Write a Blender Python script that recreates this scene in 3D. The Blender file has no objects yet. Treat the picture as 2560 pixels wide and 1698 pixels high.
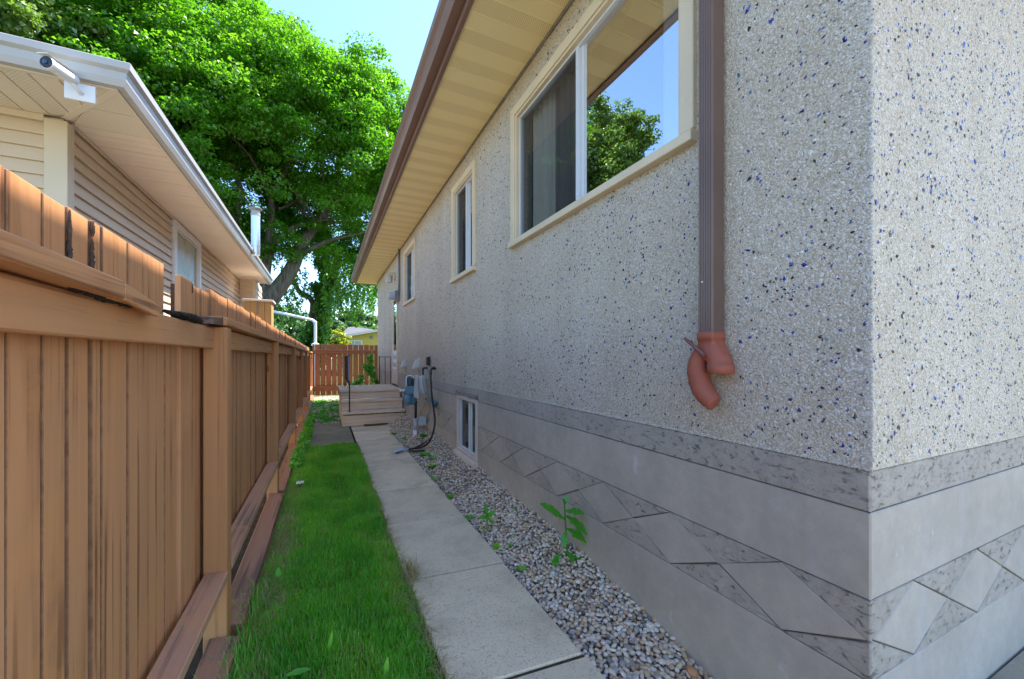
import bpy, bmesh, math, random
import numpy as np
from mathutils import Vector, Matrix, noise as mnoise

random.seed(7)
RNG = np.random.default_rng(11)
C = bpy.context.scene.collection
scene = bpy.context.scene
PI = math.pi

# ------------------------------------------------------------------ camera, sky, sun, exposure
YAW = math.atan(466 / 996)
cam_d = bpy.data.cameras.new('camera')
cam = bpy.data.objects.new('camera', cam_d)
C.objects.link(cam)
cam_d.sensor_width = 36.0
cam_d.lens = 996 / 2560 * 36.0
cam_d.shift_y = 46 / 2560
cam_d.clip_start = 0.05
cam_d.clip_end = 2000
cam.location = (0, 0, 1.30)
cam.rotation_euler = (math.radians(90), 0, -YAW)
scene.camera = cam

SUN_DIR = Vector((0.485, 0.06, 0.873)).normalized()     # towards the sun
SUN_EL = math.asin(SUN_DIR.z)
SUN_AZ = math.atan2(SUN_DIR.x, SUN_DIR.y)
world = bpy.data.worlds.new('World')
scene.world = world
world.use_nodes = True
wn = world.node_tree
bg = wn.nodes['Background']
sky = wn.nodes.new('ShaderNodeTexSky')
sky.sky_type = 'NISHITA'
sky.sun_disc = False
sky.sun_elevation = SUN_EL
sky.sun_rotation = SUN_AZ
sky.air_density = 1.0
sky.dust_density = 0.7
sky.ozone_density = 1.5
bg.inputs['Strength'].default_value = 0.15
hs = wn.nodes.new('ShaderNodeMix'); hs.data_type = 'RGBA'; hs.blend_type = 'MULTIPLY'
hs.inputs[0].default_value = 1.0
hs.inputs[7].default_value = (0.82, 0.95, 1.06, 1)       # a clear, slightly cyan summer sky
wn.links.new(sky.outputs[0], hs.inputs[6])
wn.links.new(hs.outputs[2], bg.inputs['Color'])

sun_d = bpy.data.lights.new('sun', 'SUN')
sun_d.energy = 4.2
sun_d.angle = math.radians(0.6)
sun_d.color = (1.0, 0.94, 0.84)
sun = bpy.data.objects.new('sun', sun_d)
C.objects.link(sun)
sun.rotation_euler = SUN_DIR.to_track_quat('Z', 'Y').to_euler()
sun.location = (20, 0, 30)

scene.view_settings.view_transform = 'Standard'
scene.view_settings.look = 'None'
scene.view_settings.gamma = 1
scene.view_settings.use_curve_mapping = False
scene.view_settings.exposure = 1.75
scene.cycles.max_bounces = 14
scene.cycles.diffuse_bounces = 8
scene.cycles.glossy_bounces = 6
scene.cycles.transparent_max_bounces = 16
scene.cycles.use_denoising = True
scene.cycles.sample_clamp_indirect = 6.0

# ------------------------------------------------------------------ materials
class NT:
    def __init__(self, name):
        self.m = bpy.data.materials.new(name)
        self.m.use_nodes = True
        self.t = self.m.node_tree
        self.t.nodes.clear()
        self.out = self.t.nodes.new('ShaderNodeOutputMaterial')
        self._co = {}
    def n(self, typ, **kw):
        nd = self.t.nodes.new(typ)
        for k, v in kw.items():
            if k.startswith('i_'):
                nd.inputs[k[2:].replace('_', ' ')].default_value = v
            elif isinstance(k, str):
                setattr(nd, k, v)
        return nd
    def l(self, a, b): self.t.links.new(a, b)
    def coord(self, kind='Object', scale=(1, 1, 1)):
        key = (kind, scale)
        if key not in self._co:
            tc = self.n('ShaderNodeTexCoord')
            mp = self.n('ShaderNodeMapping')
            mp.inputs['Scale'].default_value = scale
            self.l(tc.outputs[kind], mp.inputs['Vector'])
            self._co[key] = mp.outputs[0]
        return self._co[key]
    def noise(self, scale, detail=4, rough=0.55, dist=0.0, vscale=(1, 1, 1), off=None):
        nd = self.n('ShaderNodeTexNoise')
        nd.inputs['Scale'].default_value = scale
        nd.inputs['Detail'].default_value = detail
        nd.inputs['Roughness'].default_value = rough
        nd.inputs['Distortion'].default_value = dist
        v = self.coord('Object', vscale)
        if off is not None:
            ad = self.n('ShaderNodeVectorMath', operation='ADD')
            self.l(v, ad.inputs[0]); self.l(off, ad.inputs[1]); v = ad.outputs[0]
        self.l(v, nd.inputs['Vector'])
        return nd.outputs['Fac']
    def ramp(self, fac, stops, interp='LINEAR'):
        r = self.n('ShaderNodeValToRGB')
        r.color_ramp.interpolation = interp
        el = r.color_ramp.elements
        el[0].position, el[0].color = stops[0][0], c4(stops[0][1])
        el[1].position, el[1].color = stops[-1][0], c4(stops[-1][1])
        for p, c in stops[1:-1]:
            e = el.new(p); e.color = c4(c)
        self.l(fac, r.inputs['Fac'])
        return r.outputs['Color']
    def mix(self, fac, a, b, blend='MIX'):
        x = self.n('ShaderNodeMix', data_type='RGBA', blend_type=blend)
        if isinstance(fac, (int, float)): x.inputs[0].default_value = fac
        else: self.l(fac, x.inputs[0])
        for s, i in ((a, 6), (b, 7)):
            if isinstance(s, tuple): x.inputs[i].default_value = c4(s)
            else: self.l(s, x.inputs[i])
        return x.outputs[2]
    def math(self, op, a, b=0.0):
        x = self.n('ShaderNodeMath', operation=op)
        for s, i in ((a, 0), (b, 1)):
            if isinstance(s, (int, float)): x.inputs[i].default_value = s
            else: self.l(s, x.inputs[i])
        return x.outputs[0]
    def rand(self):
        return self.n('ShaderNodeObjectInfo').outputs['Random']
    def attr(self, name):
        a = self.n('ShaderNodeAttribute'); a.attribute_name = name
        return a.outputs['Color']
    def bump(self, h, strength=0.4, dist=0.01, prev=None):
        b = self.n('ShaderNodeBump')
        b.inputs['Strength'].default_value = strength
        b.inputs['Distance'].default_value = dist
        self.l(h, b.inputs['Height'])
        if prev is not None: self.l(prev, b.inputs['Normal'])
        return b.outputs[0]
    def bsdf(self, col, rough=0.6, normal=None, metal=0.0, spec=0.5, coat=0.0):
        p = self.n('ShaderNodeBsdfPrincipled')
        if isinstance(col, tuple): p.inputs['Base Color'].default_value = c4(col)
        else: self.l(col, p.inputs['Base Color'])
        if isinstance(rough, (int, float)): p.inputs['Roughness'].default_value = rough
        else: self.l(rough, p.inputs['Roughness'])
        p.inputs['Metallic'].default_value = metal
        p.inputs['Specular IOR Level'].default_value = spec
        p.inputs['Coat Weight'].default_value = coat
        if normal is not None: self.l(normal, p.inputs['Normal'])
        return p.outputs[0]
    def done(self, sh):
        self.l(sh, self.out.inputs['Surface'])
        return self.m

def c4(c): return (c[0], c[1], c[2], 1.0)
def sc(c, k): return tuple(min(1, x * k) for x in c)

def plain(name, col, rough=0.5, var=0.12, nscale=6, metal=0.0, spec=0.5, bump=0.0, bscale=60, dirt=0.0, dirtcol=(0.09, 0.075, 0.06)):
    t = NT(name)
    f = t.noise(nscale, 5, 0.6)
    c = t.ramp(f, [(0.3, sc(col, 1 - var)), (0.7, sc(col, 1 + var))])
    if dirt > 0:
        d = t.noise(nscale * 2.3, 8, 0.72)
        df = t.ramp(d, [(0.55, (0, 0, 0)), (0.75, (dirt, dirt, dirt))])
        c = t.mix(df, c, dirtcol)
    nm = None
    if bump: nm = t.bump(t.noise(bscale, 4, 0.6), bump, 0.004)
    r2 = t.ramp(t.noise(nscale * 1.7, 3), [(0.3, (rough * .85,) * 3), (0.7, (min(1, rough * 1.15),) * 3)])
    return t.done(t.bsdf(c, r2, nm, metal, spec))

def wood_paint(name, col, worn, axis='Z', wear=0.5, hue=0.10, knots=True):
    """painted or stained timber with grain along one axis, streaks of worn wood, knots"""
    t = NT(name)
    s = [26, 26, 26]; s2 = [9, 9, 9]
    k = 'XYZ'.index(axis)
    s[k] = 0.9; s2[k] = 0.55
    rnd = t.n('ShaderNodeObjectInfo').outputs['Random']
    off = t.n('ShaderNodeCombineXYZ')
    m7 = t.math('MULTIPLY', rnd, 37.0)
    t.l(m7, off.inputs[0]); t.l(m7, off.inputs[1]); t.l(m7, off.inputs[2])
    g = t.noise(1.0, 6, 0.65, 0.6, tuple(s), off.outputs[0])
    st = t.noise(1.0, 5, 0.6, 0.4, tuple(s2), off.outputs[0])
    bl = t.noise(1.6, 5, 0.6, 0.0, (1, 1, 1), off.outputs[0])
    c = t.ramp(g, [(0.30, sc(col, 0.80)), (0.5, col), (0.72, sc(col, 1.13))])
    tone = t.ramp(rnd, [(0.0, sc(col, 1 - hue)), (0.5, (col[0] * 1.0, col[1] * .96, col[2] * .9)), (1.0, (col[0] * 1.06, col[1] * 1.1, col[2] * 1.15))])
    c = t.mix(0.5, c, tone)
    w = t.math('ADD', t.math('MULTIPLY', st, 0.75), t.math('MULTIPLY', bl, 0.35))
    wf = t.ramp(w, [(0.60, (0, 0, 0)), (0.70, (wear, wear, wear))])
    c = t.mix(wf, c, worn)
    s3 = [42, 42, 42]; s3[k] = 0.7
    nk = t.noise(1.0, 4, 0.55, 0.3, tuple(s3), off.outputs[0])
    nf = t.ramp(nk, [(0.54, (0, 0, 0)), (0.62, (0.95 if wear > 0.35 else 0.5,) * 3)])
    nf = t.mix(1.0, nf, t.ramp(t.noise(2.3, 3), [(0.38, (0.12,) * 3), (0.58, (1.0,) * 3)]), 'MULTIPLY')
    c = t.mix(nf, c, sc(worn, 0.95))
    # dark checks along the grain
    ck = t.ramp(g, [(0.24, (0.75, 0.75, 0.75)), (0.33, (0, 0, 0))])
    ckm = t.mix(1.0, ck, t.ramp(st, [(0.45, (0.1, 0.1, 0.1)), (0.62, (0.9, 0.9, 0.9))]), 'MULTIPLY')
    c = t.mix(ckm, c, sc(worn, 0.28))
    if knots:
        v = t.n('ShaderNodeTexVoronoi'); v.inputs['Scale'].default_value = 3.4
        ks = [1, 1, 1]; ks[k] = 0.55
        ad = t.n('ShaderNodeVectorMath', operation='ADD')
        t.l(t.coord('Object', tuple(ks)), ad.inputs[0]); t.l(off.outputs[0], ad.inputs[1])
        t.l(ad.outputs[0], v.inputs['Vector'])
        kd = t.math('ADD', v.outputs['Distance'], t.math('MULTIPLY', t.noise(60, 3), 0.05))
        kf = t.ramp(kd, [(0.075, (0.85, 0.85, 0.85)), (0.11, (0, 0, 0))])
        c = t.mix(kf, c, sc(worn, 0.35))
    pt = t.ramp(t.noise(3.1, 6, 0.6, 0.5), [(0.56, (0, 0, 0)), (0.60, (0.6 if axis == 'Y' else 0.4,) * 3)])
    c = t.mix(pt, c, (min(1, col[0] * 1.08), col[1] * 1.0, col[2] * 0.80))
    gr = t.ramp(t.noise(5.2, 7, 0.7), [(0.5, (0, 0, 0)), (0.75, (0.18,) * 3)])
    c = t.mix(gr, c, (col[0] * 0.72, col[1] * 0.80, col[2] * 0.95))
    nm = t.bump(g, 0.35, 0.003)
    nm = t.bump(t.noise(240, 3), 0.08, 0.002, nm)
    return t.done(t.bsdf(c, 0.62, nm, 0, 0.35))

M = {}
FENCE = (0.60, 0.278, 0.120)
WORN = (0.27, 0.105, 0.040)
M['fence_board'] = wood_paint('fence_board_paint', FENCE, WORN, 'Z', 0.55, 0.13, False)
M['split'] = plain('grey_split_wood', (0.09, 0.055, 0.035), 0.9, 0.4, 60)
M['board_edge'] = plain('bare_board_edge_seam_shade', (0.30, 0.14, 0.065), 0.85, 0.3, 30)  # bare brown wood, darkened to stand in for shade in the gaps
M['batten'] = plain('seam_shade_dark_batten', (0.085, 0.045, 0.025), 0.9, 0.3, 20)  # dark colour stands in for the shade between boards
M['fence_post'] = wood_paint('fence_post_paint', (0.55, 0.255, 0.104), WORN, 'Z', 0.3, 0.08)
M['fence_rail'] = wood_paint('fence_rail_paint', (0.58, 0.275, 0.122), WORN, 'Y', 0.4, 0.06)
M['fence_rail_pink'] = wood_paint('fence_ledge_paint', (0.56, 0.295, 0.180), (0.25, 0.15, 0.105), 'Y', 0.45, 0.06)
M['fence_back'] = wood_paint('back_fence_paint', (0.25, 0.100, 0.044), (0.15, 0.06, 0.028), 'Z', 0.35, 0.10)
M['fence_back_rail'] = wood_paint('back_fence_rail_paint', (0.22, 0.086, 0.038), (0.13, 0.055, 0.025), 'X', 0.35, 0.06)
M['raw_wood'] = wood_paint('pale_raw_timber', (0.52, 0.29, 0.10), (0.36, 0.20, 0.08), 'Z', 0.3, 0.05)
M['rot'] = plain('rotten_black_wood', (0.020, 0.016, 0.013), 0.9, 0.6, 30, bump=1.0, bscale=90)
M['kick'] = wood_paint('kick_plank_paint', (0.38, 0.18, 0.11), (0.12, 0.07, 0.05), 'Y', 0.6, 0.08)

# pebble dash stucco -------------------------------------------------
def stucco():
    t = NT('pebble_dash_stucco')
    co = t.coord('Object', (1, 1, 1))
    wob = t.n('ShaderNodeVectorMath', operation='MULTIPLY_ADD')
    ns = t.n('ShaderNodeTexNoise'); ns.inputs['Scale'].default_value = 55; ns.inputs['Detail'].default_value = 2
    t.l(co, ns.inputs['Vector'])
    t.l(ns.outputs['Color'], wob.inputs[0]); wob.inputs[1].default_value = (0.012,) * 3; t.l(co, wob.inputs[2])
    def vor(scale, feat='F1'):
        v = t.n('ShaderNodeTexVoronoi', feature=feat); v.inputs['Scale'].default_value = scale
        t.l(wob.outputs[0], v.inputs['Vector']); return v
    v1 = vor(165); v2 = vor(95)
    sep = t.n('ShaderNodeSeparateColor'); t.l(v1.outputs['Color'], sep.inputs[0])
    sep2 = t.n('ShaderNodeSeparateColor'); t.l(v2.outputs['Color'], sep2.inputs[0])
    c = t.ramp(sep.outputs[0], [(0.0, (0.42, 0.365, 0.28)), (0.25, (0.52, 0.46, 0.37)), (0.45, (0.60, 0.545, 0.455)), (0.7, (0.67, 0.62, 0.54)), (1.0, (0.78, 0.75, 0.70))])
    c2 = t.ramp(sep2.outputs[1], [(0.0, (0.47, 0.41, 0.32)), (0.5, (0.60, 0.545, 0.46)), (0.9, (0.67, 0.63, 0.56)), (1.0, (0.80, 0.78, 0.74))])
    big = t.math('GREATER_THAN', t.noise(90, 2), 0.53)
    c = t.mix(t.math('MULTIPLY', big, 0.6), c, c2)
    crev = t.ramp(v1.outputs['Distance'], [(0.5, (0, 0, 0)), (0.98, (0.55, 0.55, 0.55))])
    c = t.mix(crev, c, (0.36, 0.30, 0.225))
    stn = t.ramp(t.noise(1.1, 6, 0.6), [(0.35, (0.90, 0.88, 0.85)), (0.65, (1, 1, 1))])
    c = t.mix(1.0, c, stn, 'MULTIPLY')
    h1 = t.math('SUBTRACT', 1.0, v1.outputs['Distance'])
    h2 = t.math('MULTIPLY', t.math('SUBTRACT', 1.0, v2.outputs['Distance']), 0.8)
    c = t.mix(1.0, c, (1.0, 0.965, 0.91), 'MULTIPLY')
    vs_ = t.ramp(t.noise(1.0, 5, 0.6, 0.3, (3.5, 3.5, 0.35)), [(0.36, (0.94, 0.93, 0.915)), (0.6, (1, 1, 1))])
    c = t.mix(1.0, c, vs_, 'MULTIPLY')
    nm = t.bump(t.math('ADD', h1, h2), 0.55, 0.0045)
    nm = t.bump(t.noise(420, 3), 0.3, 0.002, nm)
    return t.done(t.bsdf(c, 0.72, nm, 0, 0.4))
M['stucco'] = stucco()

def chips(name, src):
    t = NT(name)
    f = t.rand() if src == 'rand' else t.attr('tint')
    c = t.ramp(f, [(0.0, (0.012, 0.016, 0.11)), (0.3, (0.02, 0.03, 0.24)), (0.50, (0.03, 0.06, 0.36)), (0.57, (0.008, 0.008, 0.010)), (0.95, (0.018, 0.02, 0.018)), (1.0, (0.03, 0.20, 0.36))], 'LINEAR')
    return t.done(t.bsdf(c, 0.12, None, 0, 0.7))
M['chip_rand'] = chips('coloured_glass_chip', 'rand')
M['chip_attr'] = chips('coloured_glass_chips', 'attr')
def white_chips():
    t = NT('quartz_chips')
    c = t.ramp(t.attr('tint'), [(0, (0.40, 0.34, 0.26)), (0.3, (0.50, 0.445, 0.36)), (0.6, (0.58, 0.535, 0.46)), (1, (0.72, 0.69, 0.64))])
    return t.done(t.bsdf(c, 0.45, None, 0, 0.5))
M['quartz'] = white_chips()

def foundation(name, rough):
    t = NT(name)
    base = (0.485, 0.425, 0.350)
    f = t.noise(2.2, 6, 0.6)
    c = t.ramp(f, [(0.3, sc(base, 0.80)), (0.52, base), (0.75, (0.54, 0.48, 0.405))])
    st = t.noise(1.0, 5, 0.6, 0, (5, 5, 0.7))
    c = t.mix(t.ramp(st, [(0.58, (0, 0, 0)), (0.78, (0.45,) * 3)]), c, (0.50, 0.49, 0.47))
    rs = t.noise(1.3, 4, 0.6)
    c = t.mix(t.ramp(rs, [(0.55, (0, 0, 0)), (0.8, (0.5,) * 3)]), c, (0.385, 0.325, 0.27))
    tr_ = t.noise(14, 8, 0.7)
    c = t.mix(t.ramp(tr_, [(0.42, (0.30,) * 3), (0.62, (0, 0, 0))]), c, (0.32, 0.28, 0.25))
    pw = t.noise(6.5, 7, 0.68, 0.3, (1, 1, 0.6))
    c = t.mix(t.ramp(pw, [(0.64, (0, 0, 0)), (0.70, (0.55,) * 3)]), c, (0.60, 0.59, 0.55))
    sp = t.noise(150, 3, 0.6)
    c = t.mix(t.ramp(sp, [(0.66, (0, 0, 0)), (0.74, (0.5,) * 3)]), c, (0.16, 0.13, 0.11))
    nm = t.bump(t.noise(70, 5, 0.65), 0.22, 0.004)
    nm = t.bump(t.noise(6, 6, 0.6), 0.25, 0.012, nm)
    if rough:
        w = t.noise(24, 9, 0.70, 0.5, (1, 1, 1.9))
        h = t.ramp(w, [(0.35, (0, 0, 0)), (0.41, (0.85,) * 3), (0.5, (1, 1, 1)), (0.62, (0.9,) * 3)])
        wf = t.ramp(w, [(0.33, (0.85,) * 3), (0.385, (0.0,) * 3)])
        c = t.mix(wf, c, (0.16, 0.13, 0.105))
        c = t.mix(t.ramp(t.noise(4, 5), [(0.4, (0, 0, 0)), (0.7, (0.3,) * 3)]), c, (0.47, 0.405, 0.33))
        nm = t.bump(h, 0.9, 0.010, nm)
        nm = t.bump(t.noise(28, 8, 0.7), 0.6, 0.012, nm)
    return t.done(t.bsdf(c, 0.78, nm, 0, 0.3))
M['found'] = foundation('painted_parging', False)
M['found_rough'] = foundation('rough_parging', True)
M['groove'] = plain('dark_groove', (0.16, 0.135, 0.115), 0.9, 0.3, 20)  # recessed joints, darker than the panel faces

def concrete(name, base, moss=0.0):
    t = NT(name)
    rnd = t.rand()
    tone = t.ramp(rnd, [(0, sc(base, 0.90)), (1, sc(base, 1.10))])
    f = t.noise(3.2, 7, 0.62)
    c = t.mix(1.0, tone, t.ramp(f, [(0.28, (0.74, 0.72, 0.68)), (0.5, (1, 1, 1)), (0.75, (1.12, 1.11, 1.08))]), 'MULTIPLY')
    sp = t.noise(130, 3, 0.7)
    c = t.mix(t.ramp(sp, [(0.58, (0, 0, 0)), (0.66, (0.75,) * 3)]), c, (0.15, 0.125, 0.10))
    sp3 = t.noise(38, 5, 0.75)
    c = t.mix(t.ramp(sp3, [(0.58, (0, 0, 0)), (0.70, (0.6,) * 3)]), c, (0.20, 0.165, 0.125))
    sp2 = t.noise(95, 2, 0.5)
    c = t.mix(t.ramp(sp2, [(0.66, (0, 0, 0)), (0.74, (0.5,) * 3)]), c, (0.62, 0.60, 0.57))
    b = t.noise(1.1, 6, 0.7)
    c = t.mix(t.ramp(b, [(0.54, (0, 0, 0)), (0.72, (0.45 + moss,) * 3)]), c, (0.32, 0.26, 0.18) if not moss else (0.15, 0.15, 0.055))
    nm = t.bump(t.noise(90, 6, 0.7), 0.35, 0.006)
    return t.done(t.bsdf(c, 0.85, nm, 0, 0.25))
M['slab'] = concrete('paver_concrete', (0.72, 0.58, 0.40))
M['slab_old'] = concrete('mossy_paver_concrete', (0.27, 0.235, 0.16), 0.35)

def pebble(name, src):
    t = NT(name)
    f = t.rand() if src == 'rand' else t.attr('tint')
    c = t.ramp(f, [(0.0, (0.17, 0.15, 0.135)), (0.06, (0.34, 0.30, 0.26)), (0.16, (0.58, 0.50, 0.42)), (0.34, (0.74, 0.65, 0.54)), (0.46, (0.56, 0.39, 0.23)),
                   (0.58, (0.74, 0.58, 0.40)), (0.70, (0.64, 0.47, 0.37)), (0.82, (0.86, 0.78, 0.66)), (0.93, (0.44, 0.28, 0.17)), (1.0, (0.58, 0.44, 0.24))])
    c = t.mix(1.0, c, t.ramp(t.noise(60, 4), [(0.3, (0.8, 0.79, 0.77)), (0.7, (1.1, 1.1, 1.1))]), 'MULTIPLY')
    return t.done(t.bsdf(c, 0.62, t.bump(t.noise(130, 3), 0.1, 0.003), 0, 0.4))
M['pebble_rand'] = pebble('river_pebble', 'rand')
M['pebble_attr'] = pebble('river_pebbles', 'attr')
M['orange_stone'] = plain('orange_stone', (0.55, 0.26, 0.11), 0.6, 0.15, 40)

def soil(name, a, b, scale=14):
    t = NT(name)
    c = t.ramp(t.noise(scale, 8, 0.7), [(0.3, a), (0.7, b)])
    return t.done(t.bsdf(c, 0.95, t.bump(t.noise(40, 6, 0.7), 0.6, 0.02), 0, 0.1))
M['soil'] = soil('dark_soil', (0.045, 0.034, 0.022), (0.11, 0.085, 0.055))
M['thatch'] = soil('thatch_soil', (0.075, 0.06, 0.022), (0.16, 0.125, 0.05), 30)
M['ground'] = soil('far_ground', (0.055, 0.075, 0.025), (0.11, 0.125, 0.045), 3)
M['grit'] = soil('pale_grit', (0.16, 0.14, 0.11), (0.42, 0.39, 0.34), 60)
M['pale_grit'] = soil('pale_crushed_stone', (0.38, 0.34, 0.29), (0.62, 0.57, 0.50), 60)
M['driveway'] = concrete('driveway_concrete', (0.28, 0.24, 0.18))

def leafmat(name, stops, trans=0.5, gloss=0.06):
    t = NT(name)
    c = t.ramp(t.attr('tint'), stops)
    d = t.n('ShaderNodeBsdfDiffuse'); t.l(c, d.inputs['Color'])
    tr = t.n('ShaderNodeBsdfTranslucent')
    tc = t.mix(1.0, c, (1.25, 1.35, 0.5), 'MULTIPLY'); t.l(tc, tr.inputs['Color'])
    m1 = t.n('ShaderNodeMixShader'); m1.inputs[0].default_value = trans
    t.l(d.outputs[0], m1.inputs[1]); t.l(tr.outputs[0], m1.inputs[2])
    g = t.n('ShaderNodeBsdfGlossy'); g.inputs['Roughness'].default_value = 0.38
    g.inputs['Color'].default_value = (1, 1, 1, 1)
    m2 = t.n('ShaderNodeMixShader'); m2.inputs[0].default_value = gloss
    t.l(m1.outputs[0], m2.inputs[1]); t.l(g.outputs[0], m2.inputs[2])
    return t.done(m2.outputs[0])
M['leaf_tree'] = leafmat('broadleaf_foliage', [(0, (0.068, 0.215, 0.014)), (0.5, (0.122, 0.315, 0.02)), (1, (0.22, 0.42, 0.034))], 0.6, 0.03)
M['leaf_ivy'] = leafmat('climbing_foliage', [(0, (0.04, 0.16, 0.012)), (0.5, (0.10, 0.28, 0.02)), (1, (0.20, 0.40, 0.04))], 0.5)
M['leaf_far'] = leafmat('distant_foliage', [(0, (0.05, 0.13, 0.04)), (0.5, (0.09, 0.20, 0.06)), (1, (0.15, 0.27, 0.09))], 0.4)
M['leaf_yellow'] = leafmat('golden_foliage', [(0, (0.22, 0.30, 0.02)), (1, (0.48, 0.48, 0.03))], 0.4)
M['leaf_olive'] = leafmat('olive_foliage', [(0, (0.09, 0.18, 0.035)), (1, (0.22, 0.34, 0.07))], 0.4)
M['weed'] = leafmat('weed_leaf', [(0, (0.06, 0.31, 0.025)), (0.5, (0.11, 0.45, 0.035)), (1, (0.25, 0.56, 0.03))], 0.4, 0.05)
M['grass'] = leafmat('grass_blades', [(0, (0.080, 0.34, 0.020)), (0.55, (0.19, 0.56, 0.036)), (0.86, (0.36, 0.62, 0.075)), (0.9, (0.36, 0.33, 0.09)), (1, (0.50, 0.42, 0.20))], 0.45, 0.03)
M['dry_grass'] = leafmat('dry_grass', [(0, (0.30, 0.24, 0.11)), (1, (0.52, 0.43, 0.23))], 0.3, 0.02)
M['bark'] = None
def bark():
    t = NT('furrowed_bark')
    g = t.noise(1.0, 7, 0.65, 0.7, (9, 9, 1.6))
    c = t.ramp(g, [(0.3, (0.045, 0.034, 0.026)), (0.5, (0.13, 0.10, 0.075)), (0.75, (0.24, 0.19, 0.15))])
    c = t.mix(t.ramp(t.noise(1.2, 4), [(0.5, (0, 0, 0)), (0.7, (0.5,) * 3)]), c, (0.085, 0.10, 0.05))
    return t.done(t.bsdf(c, 0.9, t.bump(g, 1.0, 0.05), 0, 0.2))
M['bark'] = bark()

CREAM = (0.60, 0.475, 0.315)
M['trim'] = plain('cream_trim_paint', (0.72, 0.59, 0.40), 0.45, 0.06, 3, dirt=0.25, dirtcol=(0.34, 0.27, 0.19))
M['trim_pale'] = plain('pale_trim_paint', (0.64, 0.54, 0.46), 0.5, 0.07, 3, dirt=0.35, dirtcol=(0.30, 0.24, 0.20))
M['sash'] = plain('white_vinyl_sash', (0.66, 0.68, 0.70), 0.35, 0.05, 3)
M['brown'] = plain('brown_metal', (0.20, 0.115, 0.088), 0.42, 0.08, 2, dirt=0.15, dirtcol=(0.22, 0.15, 0.12))
M['brown_face'] = plain('brown_downspout_paint', (0.155, 0.097, 0.075), 0.42, 0.10, 3, dirt=0.2, dirtcol=(0.24, 0.17, 0.15))
M['seal'] = plain('weathered_sealant', (0.21, 0.195, 0.16), 0.85, 0.35, 14, bump=0.8, bscale=50, dirt=0.6, dirtcol=(0.28, 0.12, 0.06))
M['terracotta'] = plain('salmon_plastic', (0.34, 0.095, 0.055), 0.68, 0.16, 9, dirt=0.2, dirtcol=(0.24, 0.07, 0.05))
M['rod'] = plain('dull_brown_bar', (0.20, 0.075, 0.055), 0.6, 0.2, 20)
M['roof'] = plain('asphalt_shingle', (0.10, 0.095, 0.09), 0.9, 0.2, 30, bump=0.5, bscale=80)
M['vinyl'] = plain('beige_vinyl_siding', (0.66, 0.52, 0.37), 0.5, 0.05, 2, bump=0.05, bscale=70)
M['vinyl_trim'] = plain('beige_vinyl_trim', (0.68, 0.56, 0.40), 0.5, 0.05, 2)
M['soffit_pale'] = plain('pale_vinyl_soffit', (0.82, 0.70, 0.58), 0.55, 0.04, 2)
M['fascia_pale'] = plain('pale_fascia', (0.74, 0.64, 0.53), 0.5, 0.05, 2)
M['gutter_white'] = plain('white_gutter', (0.43, 0.42, 0.41), 0.35, 0.06, 2, dirt=0.15, dirtcol=(0.40, 0.38, 0.36))
M['white'] = plain('white_plastic', (0.78, 0.78, 0.78), 0.35, 0.03, 4)
M['white_paint'] = plain('white_pipe_paint', (0.74, 0.76, 0.78), 0.45, 0.04, 4)
M['lens'] = plain('dark_lens_glass', (0.012, 0.014, 0.016), 0.08, 0.2, 20)
M['lens_blue'] = plain('lens_coating', (0.03, 0.07, 0.12), 0.05, 0.2, 20)
M['steel'] = plain('galvanised_flue', (0.72, 0.75, 0.78), 0.30, 0.06, 5, metal=0.9)
M['rust_steel'] = plain('stained_flue_cap', (0.42, 0.36, 0.31), 0.45, 0.15, 12, metal=0.5)
M['iron'] = plain('black_iron', (0.012, 0.013, 0.016), 0.35, 0.2, 10)
M['iron_sky_glint'] = plain('iron_painted_sky_glint', (0.10, 0.19, 0.36), 0.3, 0.1, 10)  # black iron; the blue stands in for sky reflected on the front post
M['rubber'] = plain('black_rubber_hose', (0.016, 0.016, 0.018), 0.4, 0.2, 30)
M['meter'] = plain('blue_grey_meter_paint', (0.13, 0.24, 0.30), 0.45, 0.1, 8, dirt=0.2)
M['meter_dark'] = plain('dark_meter_metal', (0.045, 0.085, 0.10), 0.4, 0.15, 12)
M['teal'] = plain('teal_pipe_paint', (0.06, 0.22, 0.26), 0.45, 0.1, 12)
M['grey_metal'] = plain('grey_conduit', (0.22, 0.22, 0.23), 0.5, 0.1, 12)
M['grey_box'] = plain('pale_grey_box', (0.46, 0.49, 0.53), 0.5, 0.06, 10)
M['towel'] = plain('grubby_white_cloth', (0.52, 0.49, 0.46), 0.9, 0.12, 7, bump=0.4, bscale=160, dirt=0.4, dirtcol=(0.30, 0.26, 0.20))
M['hood'] = plain('off_white_hood', (0.60, 0.57, 0.52), 0.5, 0.06, 10)
M['lamp_frame'] = plain('cream_lamp_metal', (0.58, 0.54, 0.42), 0.45, 0.06, 10)
M['mat'] = soil('coir_mat', (0.10, 0.065, 0.018), (0.19, 0.125, 0.04), 60)
M['step'] = wood_paint('beige_step_paint', (0.78, 0.60, 0.44), (0.44, 0.32, 0.23), 'X', 0.4, 0.05, False)
M['yellow_wall'] = plain('yellow_stucco', (0.62, 0.46, 0.10), 0.8, 0.05, 2)
M['far_roof'] = plain('grey_far_roof', (0.11, 0.11, 0.125), 0.9, 0.08, 1)
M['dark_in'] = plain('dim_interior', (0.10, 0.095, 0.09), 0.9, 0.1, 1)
M['curtain'] = plain('pale_curtain_cloth', (0.85, 0.85, 0.86), 0.9, 0.05, 4)
M['curtain_beige'] = plain('beige_curtain_cloth', (0.80, 0.72, 0.63), 0.9, 0.05, 4)
M['curtain_brown'] = plain('brown_curtain_cloth', (0.26, 0.20, 0.18), 0.9, 0.05, 4)
M['paper'] = plain('white_paper', (0.78, 0.77, 0.75), 0.7, 0.05, 20)
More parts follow.
